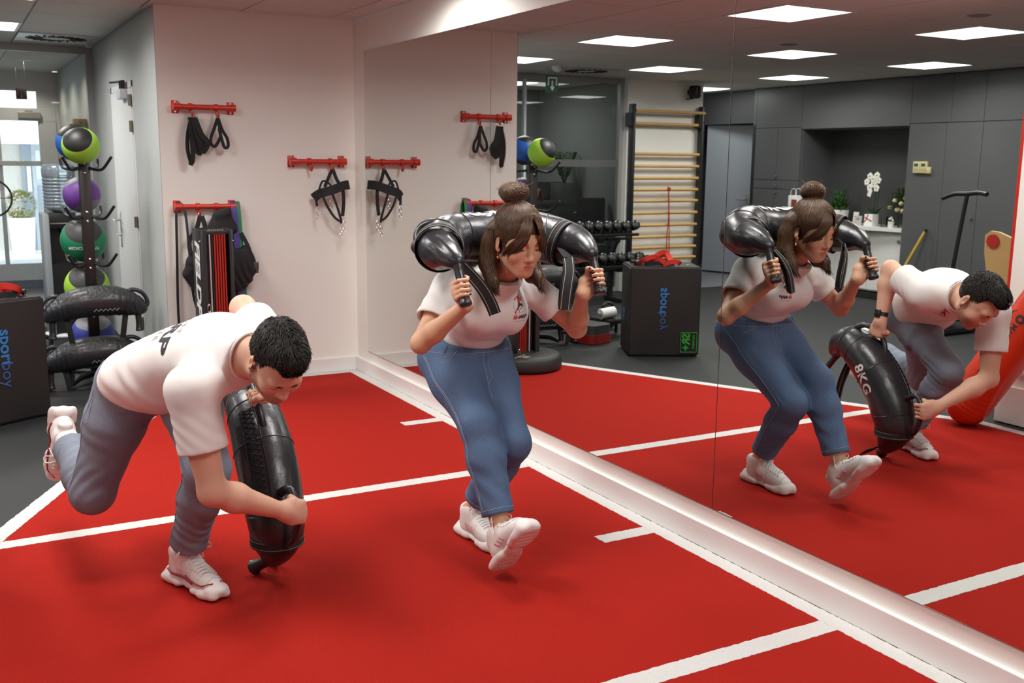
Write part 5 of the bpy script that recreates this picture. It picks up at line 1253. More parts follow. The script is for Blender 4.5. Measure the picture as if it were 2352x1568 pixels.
S_ = Sdf(); S_.box((-2.80, -5.29, 2.335), (.06, .055, .075), Matrix.Rotation(-.3, 3, 'Z'), .03, .01); sdf_obj('cabinet', S_, M_black, t, .006, 1)
b = MB(); b.bb((-2.90, -5.26, 2.31), (-2.85, -5.30, 2.36)); b.bb((-2.90, -5.24, 2.25), (-2.80, -5.27, 2.262)); build('bracket', b, M_black, t); b = MB(); b.sphere((-2.745, -5.275, 2.31), .012, 10, 8); build('tweeter', b, M_chrome, t)

# dumbbell rack along the glass
t = thing('dumbbell_rack', 'black two-tier dumbbell rack in front of the dark glass', 'dumbbell rack', (-2.25, -3.45, 0))
y0, y1 = -4.09, -2.75
for z, x in ((.735, -2.27), (.40, -2.17)):
    for dx in (-.075, .075): build('rail', MB().bb((x+dx-.02, y0, z-.045+dx*.35), (x+dx+.02, y1, z-.015+dx*.35), .003), M_black, t)
for y in (-3.86, -2.98):
    b = MB(); b.tube(bez([(-2.38, y, .01), (-2.37, y, .45), (-2.31, y, .62), (-2.24, y, .68)], 6), 0, 4, flat=(.055, .045), up=(0, 1, 0)); b.tube(bez([(-2.37, y, .36), (-2.2, y, .35), (-2.12, y, .37)], 4), 0, 4, flat=(.05, .045), up=(0, 1, 0)); b.bb((-2.45, y-.03, 0), (-1.95, y+.03, .04)); build('frame_leg', b, M_black, t)
dmat = mat('black_rubber_head', (.016, .016, .017), .22)
def dumbbell(name_first):
    r = thing('dumbbell', '', 'dumbbell', (0, 0, 0), 'dumbbells on the rack')
    for s in (-1, 1):
        b = MB(); prof = [(.0, -.042), (.040, -.042), (.052, -.034), (.056, 0), (.052, .034), (.040, .042), (0, .042)]; b.lathe(prof, (s*.105, 0, 0), 14, Matrix.Rotation(PI/2, 3, 'Y')); build('head', b, dmat, r, 40)
        b = MB(); b.cyl((s*.0415+s*.105, 0, 0), (s*.1495, 0, 0), .024, n=14); build('cap', b, M_tow, r)
    b = MB(); b.cyl((-.07, 0, 0), (.07, 0, 0), .015, n=12); build('handle', b, M_chrome, r); return r
d0 = dumbbell(0); k = 0
for z, x in ((.80, -2.27), (.465, -2.17)):
    for i in range(11):
        y = y0+.07+.120*i; o = d0 if k == 0 else copy_tree(d0); o.location = (x, y, z); o.rotation_euler = (0, -.33, 0)
        o['label'] = '%s dumbbell from the wall bars on the %s tier of the rack' % (('first', 'second', 'third', 'fourth', 'fifth', 'sixth', 'seventh', 'eighth', 'ninth', 'tenth', 'eleventh')[i], 'top' if z > .6 else 'lower'); k += 1
# step platform, kettlebells, bottle
t = thing('aerobic_step', 'grey step platform with a red base on the black floor', 'step platform', (-.23, -2.14, 0))
def rrect(w, d, r_, n=5): return [(sx*(w/2-r_)+r_*math.cos(a), sy*(d/2-r_)+r_*math.sin(a)) for sx, sy, a0 in ((1, 1, 0), (-1, 1, PI/2), (-1, -1, PI), (1, -1, 3*PI/2)) for a in [a0+PI/2*i/n for i in range(n+1)]]
q = Matrix.Rotation(-.30, 4, 'Z'); q.translation = (-.24, -2.19, 0)
build('riser', MB().prism(rrect(.30, .27, .06), 0, .075).xf(q), mat('red_plastic', lin('#9d241c'), .45), t); build('platform', MB().prism(rrect(.29, .26, .06), .075, .155).xf(q), mat('dark_grey_plastic', (.055, .057, .06), .5), t)
def kettlebell(x, y, r_, lab):
    t = thing('kettlebell', lab, 'kettlebell', (x, y, 0), 'kettlebells on the floor')
    S_ = Sdf(); S_.ell((x, y, r_*.95), (r_, r_, r_), None, .02); S_.half((x, y, .006), (0, 0, -1), .3); sdf_obj('bell', S_, dmat, t, .006, 1); b = MB(); b.tube(bez([(x, y-r_*.55, r_*1.75), (x, y-r_*.62, r_*2.3), (x, y, r_*2.62), (x, y+r_*.62, r_*2.3), (x, y+r_*.55, r_*1.75)], 6), r_*.16, 10); build('handle', b, M_black, t)
kettlebell(-.72, -2.30, .105, 'largest black kettlebell left of the jump box'); kettlebell(-.75, -2.72, .09, 'black kettlebell close behind the jump box'); kettlebell(-.95, -2.02, .095, 'black kettlebell between step platform and ball rack')
t = thing('foam_roller', 'short white foam roller lying on a black bench', 'foam roller', (-.30, -2.40, .16)); b = MB(); b.lathe([(0, -.075), (.042, -.075), (.048, -.07), (.048, .07), (.042, .075), (0, .075)], (-.33, -2.425, .216), 20, Matrix.Rotation(PI/2-.1, 3, 'X')); build('roll', b, M_white, t); b = MB(); b.cyl((-.33, -2.352, .213), (-.33, -2.325, .21), .022, n=14); build('end_plug', b, M_greyt, t)
t = thing('low_bench', 'low black padded bench beside the jump box', 'bench', (-.40, -2.53, 0)); build('pad', MB().box((-.40, -2.53, .145), (.26, .32, .045), Matrix.Rotation(-.1, 4, 'Z'), .015), M_box, t)
for dx, dy in ((-.1, -.15), (.1, -.15), (-.1, .15), (.1, .15)): b = MB(); b.cyl((-.40+dx, -2.53+dy*.75, 0), (-.40+dx, -2.53+dy*.75, .125), .014, n=10); build('leg', b, M_black, t)
# exit sign, sensor, air outlet
M_exit = mat('exit_green', lin('#2f5a48'), .5); M_exw = mat('exit_white', (.75, .78, .75), .5)
def exit_sign(x, y, z, w_, h_, lab, mg, mw, flip):
    t = thing('exit_sign', lab, 'exit sign', (x, y, z))
    build('plate', MB().box((x, y, z), (.012, w_, h_), ch=.002), mg, t); s = 1; b = MB(); X = x+.0075
    for a_, c_ in (((-.32, -.08), (-.32, .36)), ((.32, -.08), (.32, .36)), ((-.38, .36), (.38, .36)), ((0, .20), (0, -.18))): b.tube([(X, y+a_[0]*w_, z+a_[1]*h_), (X, y+c_[0]*w_, z+c_[1]*h_)], 0, 4, flat=(.12*w_, .002), up=(1, 0, 0))
    b.add([(X+.001, y-.2*w_, z-.14*h_), (X+.001, y+.2*w_, z-.14*h_), (X+.001, y, z-.40*h_)], [(0, 1, 2)]); build('emblem', b, mw, t, None)
    b = MB()
    for s in (-1, 1): b.cyl((x, y+s*w_*.4, z+h_/2), (x, y+s*w_*.4, H-.001), .002, n=6)
    build('wire', b, M_steel, t)
exit_sign(-2.3, -3.016, 2.295, .150, .175, 'green and white exit sign hanging before the dark glass', M_exit, M_exw, 0)
t = thing('motion_sensor', 'small white domed sensor on the ceiling by the glass', 'sensor', (-2.1, -2.95, H)); b = MB(); b.sphere((-2.1, -2.95, H-.012), (.055, .055, .045), 16, 10, Matrix.Rotation(.5, 3, 'X')); build('dome', b, M_white, t); build('mount', MB().cyl((-2.1, -2.95, H-.02), (-2.1, -2.95, H), .04), M_white, t)
def air_outlet(x, y, s, lab):
    t = thing('air_outlet', lab, 'air vent', (x, y, H), 'swirl air outlets in the ceiling')
    build('plate', MB().box((x, y, H-.003), (s, s, .008), ch=.002), mat('white_steel_plate', (.55, .55, .54), .35, metal=.2), t)
    for i in range(20):
        a = 2*PI*i/20; c_ = Vector((x+.28*s*math.cos(a), y+.28*s*math.sin(a), H-.008)); b = MB(); b.box(c_, (.24*s, .030*s, .006), Matrix.Rotation(a+.5, 4, 'Z')); build('slot', b, M_dark, t, None)
    b = MB(); b.lathe([(0, 0), (.11*s, 0), (.12*s, .004)], (x, y, H-.010), 20); build('hub', b, M_alul, t)
air_outlet(-2.345, -1.66, .587, 'swirl air outlet in the ceiling next to the glass partition'); air_outlet(-2.345, -3.46, .587, 'swirl air outlet reflected near the hanging exit sign')
for x, y, lab in ((.60, -3.48, 'round ceiling detector over the cupboard side, further from the viewer'), (2.46, -3.31, 'round ceiling detector reflected at the upper right corner')):
    t = thing('smoke_detector', lab, 'smoke detector', (x, y, H), 'round detectors on the ceiling'); b = MB(); b.lathe([(0, -.010), (.05, -.009), (.075, 0)], (x, y, H), 24); build('disc', b, mat('grey_detector', (.30, .28, .26), .5), t)

# niche: white counter and what stands on it
t = thing('counter_cabinet', 'white counter cabinet with a rounded top in the grey niche', 'cabinet', (-1.6, -6.95, 0))
build('carcass', MB().bb((-2.38, -7.15, .07), (-.84, -6.78, .775)), M_white, t); build('plinth', MB().bb((-2.36, -7.15, 0), (-.86, -6.82, .07)), M_dark, t)
wt_ = MB(); wt_.prism([(-2.395, -7.165), (-.835, -7.165), (-.835, -6.72), (-.86, -6.695), (-1.2, -6.66), (-1.6, -6.58), (-2.0, -6.49), (-2.30, -6.45), (-2.46, -6.46), (-2.46, -6.63), (-2.395, -6.63)], .775, .815); build('worktop', wt_, M_white, t)
for i in range(3):
    x0 = -2.37+.51*i; d_ = build('door', MB().bb((x0, -6.78, .085), (x0+.505, -6.765, .768), .001), M_white, t, None); b = MB(); b.cyl((x0+.42, -6.765, .665), (x0+.42, -6.745, .665), .018, n=14); build('lock', b, M_steel, d_)
ZC = .815
def leaf_geo(b, p, d, n, L, w_):
    d = Vector(d).normalized(); n = Vector(n); n = (n-d*n.dot(d)).normalized(); s_ = d.cross(n); P = Vector(p)
    pts = [P, P+d*L*.35+s_*w_*.5+n*L*.05, P+d*L*.35-s_*w_*.5+n*L*.05, P+d*L*.7+s_*w_*.38+n*L*.02, P+d*L*.7-s_*w_*.38+n*L*.02, P+d*L-n*L*.10, P+d*L*.35, P+d*L*.7-n*L*.02]
    b.add(pts, [(0, 6, 1), (0, 2, 6), (1, 6, 7, 3), (2, 4, 7, 6), (3, 7, 5), (4, 5, 7)])
M_leaf = mat('green_leaf', lin('#3e6b2c'), .5, noise=(30, .75)); M_leafd = mat('dark_leaf', lin('#24401f'), .5, noise=(30, .75)); M_pot = mat('white_ceramic', (.78, .77, .75), .35)
t = thing('potted_plant', 'bushy green plant in a white pot on the niche counter', 'plant', (-1.95, -6.9, ZC)); b = MB(); b.lathe([(0, 0), (.085, 0), (.105, .16), (.095, .16), (.09, .14), (0, .135)], (-1.95, -6.9, ZC), 24); build('pot', b, M_pot, t)
lf = MB(); rr_ = random.Random(3)
for i in range(220):
    a = rr_.uniform(0, 6.28); hh = rr_.uniform(0, 1); el = rr_.uniform(.2, 1.3); p = (-1.95+.10*math.cos(a)*rr_.random()-.04*hh, -6.9+.10*math.sin(a)*rr_.random(), ZC+.14+.26*hh*rr_.random()); leaf_geo(lf, p, (math.cos(a)*math.cos(el), math.sin(a)*math.cos(el), math.sin(el)), (0, 0, 1), rr_.uniform(.05, .10), .028)
build('foliage', lf, M_leaf, t, 180)['kind'] = 'stuff'
M_pet = mat('white_petal', (.80, .79, .72), .6); M_petc = mat('yellow_petal_core', lin('#b79a3a'), .6)
t = thing('orchid', 'white orchid with a hanging tag on the niche counter', 'orchid', (-1.45, -6.9, ZC))
for dx in (0, .045):
    b = MB(); b.tube(bez([(-1.44+dx*.6, -6.9, ZC+.10), (-1.43+dx, -6.9, ZC+.34), (-1.42+dx, -6.88, ZC+.50), (-1.46+dx*.4, -6.86, ZC+.62)], 6), .0045, 6); build('stem', b, M_leafd, t)
for i in range(6):
    a = i*1.05; lf = MB(); leaf_geo(lf, (-1.44, -6.9, ZC+.09), (math.cos(a)*.7, math.sin(a)*.6, .9), (0, 0, 1), .17, .055); build('leaf', lf, M_leafd, t, 180)
def flower(root, c, r_, n_):
    M_ = Matrix(basis((0, 0, 1), n_)[:, [0, 1, 2]].tolist()); b = MB()
    for k in range(5): a = 2*PI*k/5; b.sphere(Vector(c)+M_ @ Vector((r_*.55*math.cos(a), r_*.55*math.sin(a), 0)), (r_*.5, r_*.5, r_*.14), 10, 6, M_)
    f_ = build('flower', b, M_pet, root); b = MB(); b.sphere(Vector(c)+M_ @ Vector((0, 0, r_*.12)), r_*.2, 8, 6); build('flower_core', b, M_petc, f_)
for dx, dz in ((-.09, .60), (-.05, .665), (.0, .63), (.05, .675), (.075, .62), (-.045, .535), (.055, .53), (.01, .575)): flower(t, (-1.445+dx, -6.86, ZC+dz-.10), .042, (.15*dx, 1, .1))
build('tag', MB().box((-1.475, -6.85, ZC+.375), (.055, .002, .085), Matrix.Rotation(.3, 4, 'Y')), M_white, t)
t = thing('flower_bouquet', 'bouquet of cream roses and dark greenery at the end of the counter', 'bouquet', (-1.05, -6.93, ZC)); b = MB(); b.lathe([(0, 0), (.05, 0), (.065, .17), (.06, .17), (.048, .01), (0, .01)], (-1.05, -6.93, ZC), 20); build('vase', b, mat_glass('vase_glass', (.85, .9, .88)), t)
lf = MB(); 
for i in range(420):
    a = rr_.uniform(0, 6.28); el = rr_.uniform(-.1, 1.4); q_ = rr_.uniform(.05, .19); d_ = (math.cos(a)*math.cos(el), math.sin(a)*math.cos(el), math.sin(el)); leaf_geo(lf, (-1.05+d_[0]*q_, -6.90+d_[1]*q_*.8, ZC+.20+d_[2]*q_*1.1), d_, (0, 0, 1), rr_.uniform(.04, .075), .026)
build('greenery', lf, mat('olive_dark_leaf', lin('#4a5a35'), .6, noise=(30, .7)), t, 180)['kind'] = 'stuff'
for dx, dy, dz in ((-.09, .10, .22), (-.02, .11, .30), (.06, .10, .27), (.10, .08, .33), (.03, .12, .20), (.09, .10, .19)): b = MB(); b.sphere((-1.05+dx, -6.92+dy, ZC+dz), (.03, .03, .026), 10, 8); b.tube([(-1.05+dx+.018*math.cos(a)*(1-a/14), -6.92+dy+.012, ZC+dz+.018*math.sin(a)*(1-a/14)) for a in np.linspace(0, 12, 30)], .005, 5); build('rose', b, mat('cream_rose', lin('#cfc49a'), .6), t)
t = thing('paper_bag', 'white paper carrier bag with a red print panel, left on the counter', 'paper bag', (-2.35, -6.56, ZC)); build('bag_body', MB().bb((-2.42, -6.60, ZC), (-2.27, -6.50, ZC+.32), .002), M_white, t); build('print_panel', MB().bb((-2.365, -6.4995, ZC+.02), (-2.275, -6.498, ZC+.27)), mat('faded_red_print', lin('#8d3a38'), .7), t)
for y in (-6.59, -6.51): b = MB(); b.tube(bez([(-2.39, y, ZC+.31), (-2.385, y, ZC+.38), (-2.345, y, ZC+.40), (-2.305, y, ZC+.38), (-2.30, y, ZC+.31)], 5), .004, 6); build('cord_handle', b, M_white, t)
M_card = mat('cream_card', (.72, .68, .60), .7); M_cred = mat('red_ribbon', lin('#a8322c'), .6)
for nm, lab, c_, d_, m_ in (('greeting_card', 'tall cream card with a dark motif on the niche counter', (-1.61, -6.80, ZC+.075), (.075, .012, .15), M_card), ('greeting_card', 'square grey card before the tall cream card', (-1.535, -6.76, ZC+.055), (.10, .012, .11), mat('grey_card', (.42, .43, .42), .7))):
    t = thing(nm, lab, 'card', (c_[0], c_[1], ZC), 'cards on the counter'); build('sheet', MB().box(c_, d_, Matrix.Rotation(.1, 4, 'X')), m_, t); build('motif', MB().box((c_[0], c_[1]+.0095, c_[2]+.02), (d_[0]*.4, .002, .012), Matrix.Rotation(.1, 4, 'X')), mat('motif_ochre', lin('#8a6a45'), .7), t)
t = thing('gift_box', 'white gift box with red ribbon strokes on the niche counter', 'gift box', (-1.385, -6.80, ZC)); build('box', MB().bb((-1.44, -6.85, ZC), (-1.32, -6.75, ZC+.135), .002), M_white, t)
b = MB(); 
for P in ([(-1.438, ZC+.04), (-1.40, ZC+.09), (-1.385, ZC+.13)], [(-1.43, ZC+.10), (-1.38, ZC+.075), (-1.325, ZC+.055)]): b.tube([(x, -6.7485, z) for x, z in P], 0, 4, flat=(.012, .002), up=(0, 1, 0))
build('ribbon', b, M_cred, t)
t = thing('red_tray', 'shallow red tray lying on the niche counter', 'tray', (-1.68, -6.76, ZC)); build('rim', MB().box((-1.68, -6.76, ZC+.012), (.17, .09, .022), ch=.004), mat('red_plastic', lin('#9d241c'), .45), t); build('inlay', MB().box((-1.68, -6.76, ZC+.0235), (.14, .06, .003)), M_black, t)
t = thing('flower_pot', 'tiny pot with white blossoms at the counter edge', 'flower pot', (-1.06, -6.76, ZC)); b = MB(); b.lathe([(0, 0), (.028, 0), (.036, .07), (.03, .07), (0, .06)], (-1.06, -6.76, ZC), 18); build('pot', b, M_pot, t); b = MB(); [b.sphere((-1.06+.02*math.cos(i*2.1), -6.76+.015*math.sin(i*2.1), ZC+.085+.012*(i % 3)), .014, 8, 6) for i in range(7)]; build('blossoms', b, M_pet, t)['kind'] = 'stuff'; b = MB(); [leaf_geo(b, (-1.06, -6.76, ZC+.06), (math.cos(i), math.sin(i), .5), (0, 0, 1), .045, .02) for i in range(7)]; build('leaves', b, M_leafd, t, 180)['kind'] = 'stuff'
t = thing('drinking_glass', 'clear empty glass by the tiny flower pot', 'glass', (-1.17, -6.77, ZC)); b = MB(); b.lathe([(0, .002), (.034, .002), (.040, .12), (.037, .12), (.031, .008), (0, .008)], (-1.17, -6.77, ZC), 20); build('tumbler', b, mat_glass('tumbler_glass', (.9, .93, .92)), t)
t = thing('wall_thermostat', 'pair of cream wall controllers on the grey cupboards', 'thermostat', (-.60, -6.64, 1.5))
M_cream = mat('cream_plastic', lin('#cdc391'), .5)
for dx, w_, h_, dz in ((-.045, .085, .125, .0), (.045, .085, .125, .0), (.105, .06, .07, -.03)):
    o = build('controller', MB().box((-.62+dx, -6.635, 1.49+dz), (w_, .03, h_), ch=.004), M_cream, t)
    if w_ > .07: build('screen', MB().box((-.62+dx, -6.6195, 1.515+dz), (.05, .002, .03)), mat('lcd_screen', lin('#40584e'), .3), o); build('button_row', MB().box((-.62+dx-.014, -6.6195, 1.465), (.012, .003, .022)).box((-.62+dx+.014, -6.6195, 1.465), (.012, .003, .022)), M_greyt, o)
# step machine handle, yellow stick, tan board, inflatable bag
t = thing('stepper_machine', 'black exercise stepper with a tall T-shaped handlebar', 'stepper', (.75, -5.5, 0))
b = MB(); b.tube(bez([(.70, -5.5, .06), (.745, -5.5, .5), (.80, -5.5, .95), (.84, -5.5, 1.255)], 8), .019, 12); build('upright', b, M_black, t); b = MB(); b.tube(bez([(.60, -5.47, 1.215), (.70, -5.5, 1.255), (.84, -5.5, 1.262), (.95, -5.5, 1.275), (1.06, -5.47, 1.265)], 5), .021, 12); build('handlebar', b, M_black, t); b = MB(); b.cyl((.76, -5.5, .58), (.715, -5.5, .585), .018, n=12); b.sphere((.70, -5.5, .586), .024, 12, 8); build('knob', b, M_black, t)
build('base', MB().box((.72, -5.42, .03), (.42, .55, .06), ch=.02), M_black, t)
for s in (-1, 1): build('pedal', MB().box((.72+s*.11, -5.36, .14), (.12, .32, .035), Matrix.Rotation(.12*s, 4, 'X'), .01), M_tow, t)
t = thing('yellow_stick', 'yellow wooden stick leaning against the grey cupboards', 'stick', (-.72, -6.3, 0)); b = MB(); a_, c_ = Vector((-.72, -6.33, .012)), Vector((-.465, -6.615, .84)); b.cyl(a_, a_.lerp(c_, .97), .016, n=12); build('shaft', b, mat('yellow_wood', lin('#b79a35'), .5), t); b = MB(); b.cyl(a_.lerp(c_, .965), c_, .019, n=12); build('cap', b, M_black, t)
M_ply = mat('tan_plywood', lin('#bfa06a'), .5, noise=(8, .92, (1, 1, .2)))
t = thing('balance_board', 'tan wooden board with round red pads leaning beside the white pillar', 'balance board', (3.0, -3.43, 0))
poly = [(2.585, .02), (2.66, .0), (3.42, .0), (3.48, .05), (3.48, 1.10), (3.42, 1.13), (3.10, 1.10), (2.95, 1.065), (2.80, 1.06), (2.70, 1.095), (2.64, 1.10), (2.60, 1.07), (2.60, .95), (2.625, .80), (2.62, .5), (2.60, .25)]
sh_ = Matrix.Translation((0, -3.47, 0)) @ Matrix.Rotation(-.08, 4, 'X'); build('board', MB().prism(poly, -.012, .012, 'y').xf(sh_), M_ply, t, 60)
for x, z in ((2.665, 1.035), (3.02, 1.0)):
    b = MB(); b.cyl((x, .012, z), (x, .022, z), .045, n=24); build('pad', b.xf(sh_), mat('red_pad', lin('#a82a22'), .5), t)
t = thing('aqua_bag', 'long orange inflatable water bag leaning on the white pillar', 'training bag', (3.11, -2.62, 0))
S_ = Sdf(); a_, c_ = V3(3.125, -2.640, .13), V3(3.56, -2.762, .93); S_.chain([a_, c_], [.128, .128], .01); ax_ = nrm(c_-a_); folds(S_, [(a_, ax_, .03, .003, .16), (c_, ax_, .03, .003, .16)]); M_aq = mat('orange_vinyl', lin('#cf3a1e'), .3, bump=(25, .25, .01), coat=.2); sdf_obj('body', S_, M_aq, t, .006, 2, keep='aqua'); ta = bvh('aqua')
fwm = nrm((-.3, 1, .2)); fwm = nrm(fwm-ax_*(fwm@ax_)); sdm = np.cross(fwm, ax_)
for k_, s in ((.10, -.45), (.80, -.45)):
    c0 = a_+ax_*k_; b = MB(); b.tube([Vector(c0+(fwm*math.cos(q)+sdm*math.sin(q))*.133) for q in np.linspace(-2.2, -.2, 10)], 0, 4, flat=(.07, .006), up=ax_); bmx = MB(); bmx.tube([Vector(c0+(fwm*math.cos(q)+sdm*math.sin(q))*.132) for q in np.linspace(-1.5, .25, 10)], 0, 4, flat=(.005, .062), up=ax_); build('handle', bmx, M_web, t)
for tx_, k_, sz, off_ in (('MVRTVOX', .47, .046, .05), ('30KG', .28, .046, .05), ('Aqua', .56, .085, -.02)):
    vs_, fs_ = text_geo(tx_, sz, bold=.0006 if tx_ != 'Aqua' else -.001, shear=.0 if tx_ != 'Aqua' else .35); p_ = a_+ax_*k_+fwm*.2; ex_ = -ax_; ey_ = np.cross(fwm, ex_); build('letters', wrap_text(ta, [([Vector((v.x, v.y, 0)) for v in vs_], fs_, frame(p_+sdm*off_, ex_, ey_))], .0016, .3), M_blackp, t, 60)
b = MB(); c0 = Vector(a_+ax_*.615+fwm*.2+sdm*.05); 
pr_ = [([Vector((.026*q*math.cos(a), .026*q*math.sin(a), 0)) for q in (1, .45) for a in [2*PI*i/24 for i in range(24)]], [[i, (i+1) % 24, 24+(i+1) % 24, 24+i] for i in range(24)], frame(c0, -ax_, np.cross(fwm, -ax_)))]
build('emblem', wrap_text(ta, pr_, .0016, .3), M_blackp, t, 60)
# ------------------------------------------------------------------ door in the left wall, glass partition, lobby, street
YW = -1.318
d = bpy.data.objects.new('door_2', None); COL.objects.link(d); d['kind'] = 'structure'; ORG['door_2'] = (0, 0, 0)
M_leafw = mat('white_door_leaf', (.74, .75, .74), .45)
build('leaf', MB().bb((-1.90, YW-.012, .01), (-.945, YW, 2.0), .002), M_leafw, d, None)
build('frame', MB().bb((-.945, YW-.006, 0), (-.90, YW+.001, 2.05)).bb((-1.95, YW-.006, 0), (-1.905, YW+.001, 2.05)).bb((-1.95, YW-.006, 2.005), (-.90, YW+.001, 2.05)), M_leafw, d, None)
for z in (1.912, 1.728, 1.042, .3): b = MB(); b.cyl((-.94, YW-.020, z-.04), (-.94, YW-.020, z+.04), .013, n=12); build('hinge', b, mat('dark_brass', (.22, .20, .14), .4, metal=.6), d)
b = MB(); b.bb((-1.745, YW-.020, .80), (-1.705, YW-.012, 1.08), .003); b.tube([(-1.725, YW-.02, 1.02), (-1.725, YW-.065, 1.02), (-1.60, YW-.068, 1.015)], .010, 10); b.cyl((-1.725, YW-.02, .90), (-1.725, YW-.05, .90), .012); build('handle', b, M_chrome, d)
b = MB(); b.bb((-1.30, YW-.06, 1.93), (-1.10, YW-.012, 2.0), .004); build('closer', b, M_alul, d); b = MB(); b.tube([(-1.16, YW-.05, 2.0), (-1.16, YW-.05, 2.05), (-1.36, YW-.09, 2.055), (-1.18, YW-.02, 2.06)], .008, 6); b.bb((-1.21, YW-.05, 2.0), (-1.12, YW-.02, 2.06)); build('closer_arm', b, M_black, d)
sbox('baseboard_left', (-.92+.0, YW-.0001, 0), (-.002, YW+.0, .0994), M_white) if False else None
# partition
XP = -3.0
w1 = bpy.data.objects.new('window_1', None); COL.objects.link(w1); w1['kind'] = 'structure'; ORG['window_1'] = (0, 0, 0)
build('head_frame', MB().bb((XP-.03, -4.40, 2.395), (XP+.03, YW, H-.002)), M_alu, w1, None)
build('sill_frame', MB().bb((XP-.03, -4.40, 0), (XP+.03, YW, .05)), M_alu, w1, None)
for y0, y1 in ((YW-.055, YW), (-3.10, -3.075), (-4.40, -4.345)): build('mullion', MB().bb((XP-.03, y0, .05), (XP+.03, y1, 2.395)), M_alu if y0 > -2 or y0 < -4 else M_alul, w1, None)
for y0, y1 in ((-3.075, YW-.055), (-4.345, -3.10)):
    g_ = build('pane', MB().bb((XP-.005, y0, .05), (XP+.005, y1, 2.395)), M_glass, w1, None)
    if y0 < -4: build('film_strip', MB().bb((XP+.006, y0, 1.455), (XP+.0075, y1, 1.535)), mat('frosted_film', (.11, .115, .115), .6), w1, None)
# lobby shell
sbox('wall_lobby_side', (-6.2, -9.2, 0), (-6.05, -2.75, H), M_wall)
sbox('wall_office_back', (-5.35, -4.7, 0), (-5.25, -2.75, H), mat('office_grey_wall', (.30, .31, .30), .8))
sbox('wall_office_side', (-6.05, -2.85, 0), (-5.25, -2.75, H), M_wall)
sbox('wall_office_end', (-5.25, -4.7, 0), (-3.05, -4.6, H), mat('office_grey_wall', (.30, .31, .30), .8))
for x, lab in ((-3.61, 'small recessed spotlight in the lobby ceiling nearest the glass'), (-4.6, 'middle recessed spotlight in the lobby ceiling'), (-5.6, 'recessed spotlight in the lobby ceiling by the entrance door')):
    y = -1.735; t = thing('spotlight', lab, 'spotlight', (x, y, H), 'lobby ceiling spotlights'); b = MB(); b.lathe([(.038, -.004), (.055, -.004), (.055, .008), (.038, .008)], (x, y, H), 20); build('rim', b, M_white, t); al = bpy.data.lights.new('spot_light', 'SPOT'); al.energy = 22; al.spot_size = 2.4; al.spot_blend = .6; al.color = (1, .86, .68); al.shadow_soft_size = .03; ao = bpy.data.objects.new('spot_light', al); COL.objects.link(ao); ao.parent = t; ao.location = (0, 0, -.01)
    b = MB(); b.lathe([(0, -.001), (.038, -.001)], (x, y, H), 20); build('lamp', b, mat('warm_lamp', (1, .9, .75), .5, emit=((1, .80, .58), 30)), t)
# entrance door
XE = -6.1
e_ = bpy.data.objects.new('door_3', None); COL.objects.link(e_); e_['kind'] = 'structure'; ORG['door_3'] = (0, 0, 0)
def fr_(y0, y1, z0, z1, nm='frame_member', q_=[0]):
    q_[0] += 1; return build(nm, MB().bb((XE-.03-.002*q_[0], y0, z0), (XE+.03+.002*q_[0], y1, z1), .003), M_alul, e_, None)
fr_(-1.55, YW, 0, H); fr_(-2.75, -2.62, 0, H); fr_(-2.62, -1.36, 2.235, H); fr_(-2.62, -1.36, 1.905, 2.045, 'transom'); fr_(-2.62, -1.50, .09, .285, 'kick_rail'); fr_(-1.99, -1.945, .285, 1.905, 'meeting_stile'); fr_(-1.53, -1.36, .0, 1.9, 'stile')
build('push_bar', MB().bb((XE+.03, -2.6, 1.40), (XE+.07, -1.55, 1.455), .004), M_alul, e_, None)
build('closer', MB().bb((XE+.03, -1.75, 1.93), (XE+.09, -1.52, 2.0), .004).bb((XE+.03, -1.68, 2.0), (XE+.06, -1.60, 2.02)), M_alu, e_, None)
build('pane', MB().bb((XE-.004, -2.62, .285), (XE+.004, -1.5, 1.905)), M_glassx, e_, None); build('transom_pane', MB().bb((XE-.004, -2.62, 2.045), (XE+.004, -1.36, 2.235)), M_glassx, e_, None); build('threshold', MB().bb((XE-.05, -2.75, 0), (XE+.05, YW, .09)), mat('blue_grey_threshold', (.16, .19, .26), .4), e_, None)
exit_sign(-4.6, -1.797, 2.122, .10, .105, 'exit sign coloured dark as if backlit by the bright entrance window', mat('exit_backlit', (.03, .03, .03), .5), mat('exit_white_backlit', (.25, .25, .25), .5), 0)  # backlight shade is put into both colours of this sign
# planter box on a lobby cupboard, water cooler
t = thing('dried_plant_box', 'small orange box of dried greenery behind the top ball', 'planter', (-3.62, -1.385, 1.68))
build('box', MB().bb((-3.70, -1.44, 1.66), (-3.56, -1.325, 1.86), .004), mat('orange_brown_box', lin('#a8713f'), .6), t); lf = MB(); rr_ = random.Random(5)
for i in range(170): a = rr_.uniform(0, 6.28); leaf_geo(lf, (-3.555+rr_.uniform(-.02, .03), -1.385+rr_.uniform(-.075, .075), 1.72+rr_.uniform(-.05, .09)), (.5+math.cos(a)*.5, math.sin(a), rr_.uniform(-.3, .8)), (1, 0, 0), rr_.uniform(.03, .05), .014)
build('greenery', lf, mat('dry_leaf', lin('#7d7a35'), .7, noise=(40, .6)), t, 180)['kind'] = 'stuff'
build('shelf', MB().bb((-3.72, -1.45, 1.64), (-3.52, -1.3175, 1.66)), M_white, t)
t = thing('water_cooler', 'grey and black water cooler with an upturned bottle behind the ball rack', 'water cooler', (-2.5, -1.72, 0))
build('side', MB().bb((-2.66, -1.86, .03), (-2.34, -1.805, 1.04), .01), mat('grey_cooler_shell', (.30, .33, .35), .45), t); build('side', MB().bb((-2.66, -1.60, .03), (-2.34, -1.555, 1.04), .01), mat('grey_cooler_shell', (.30, .33, .35), .45), t)
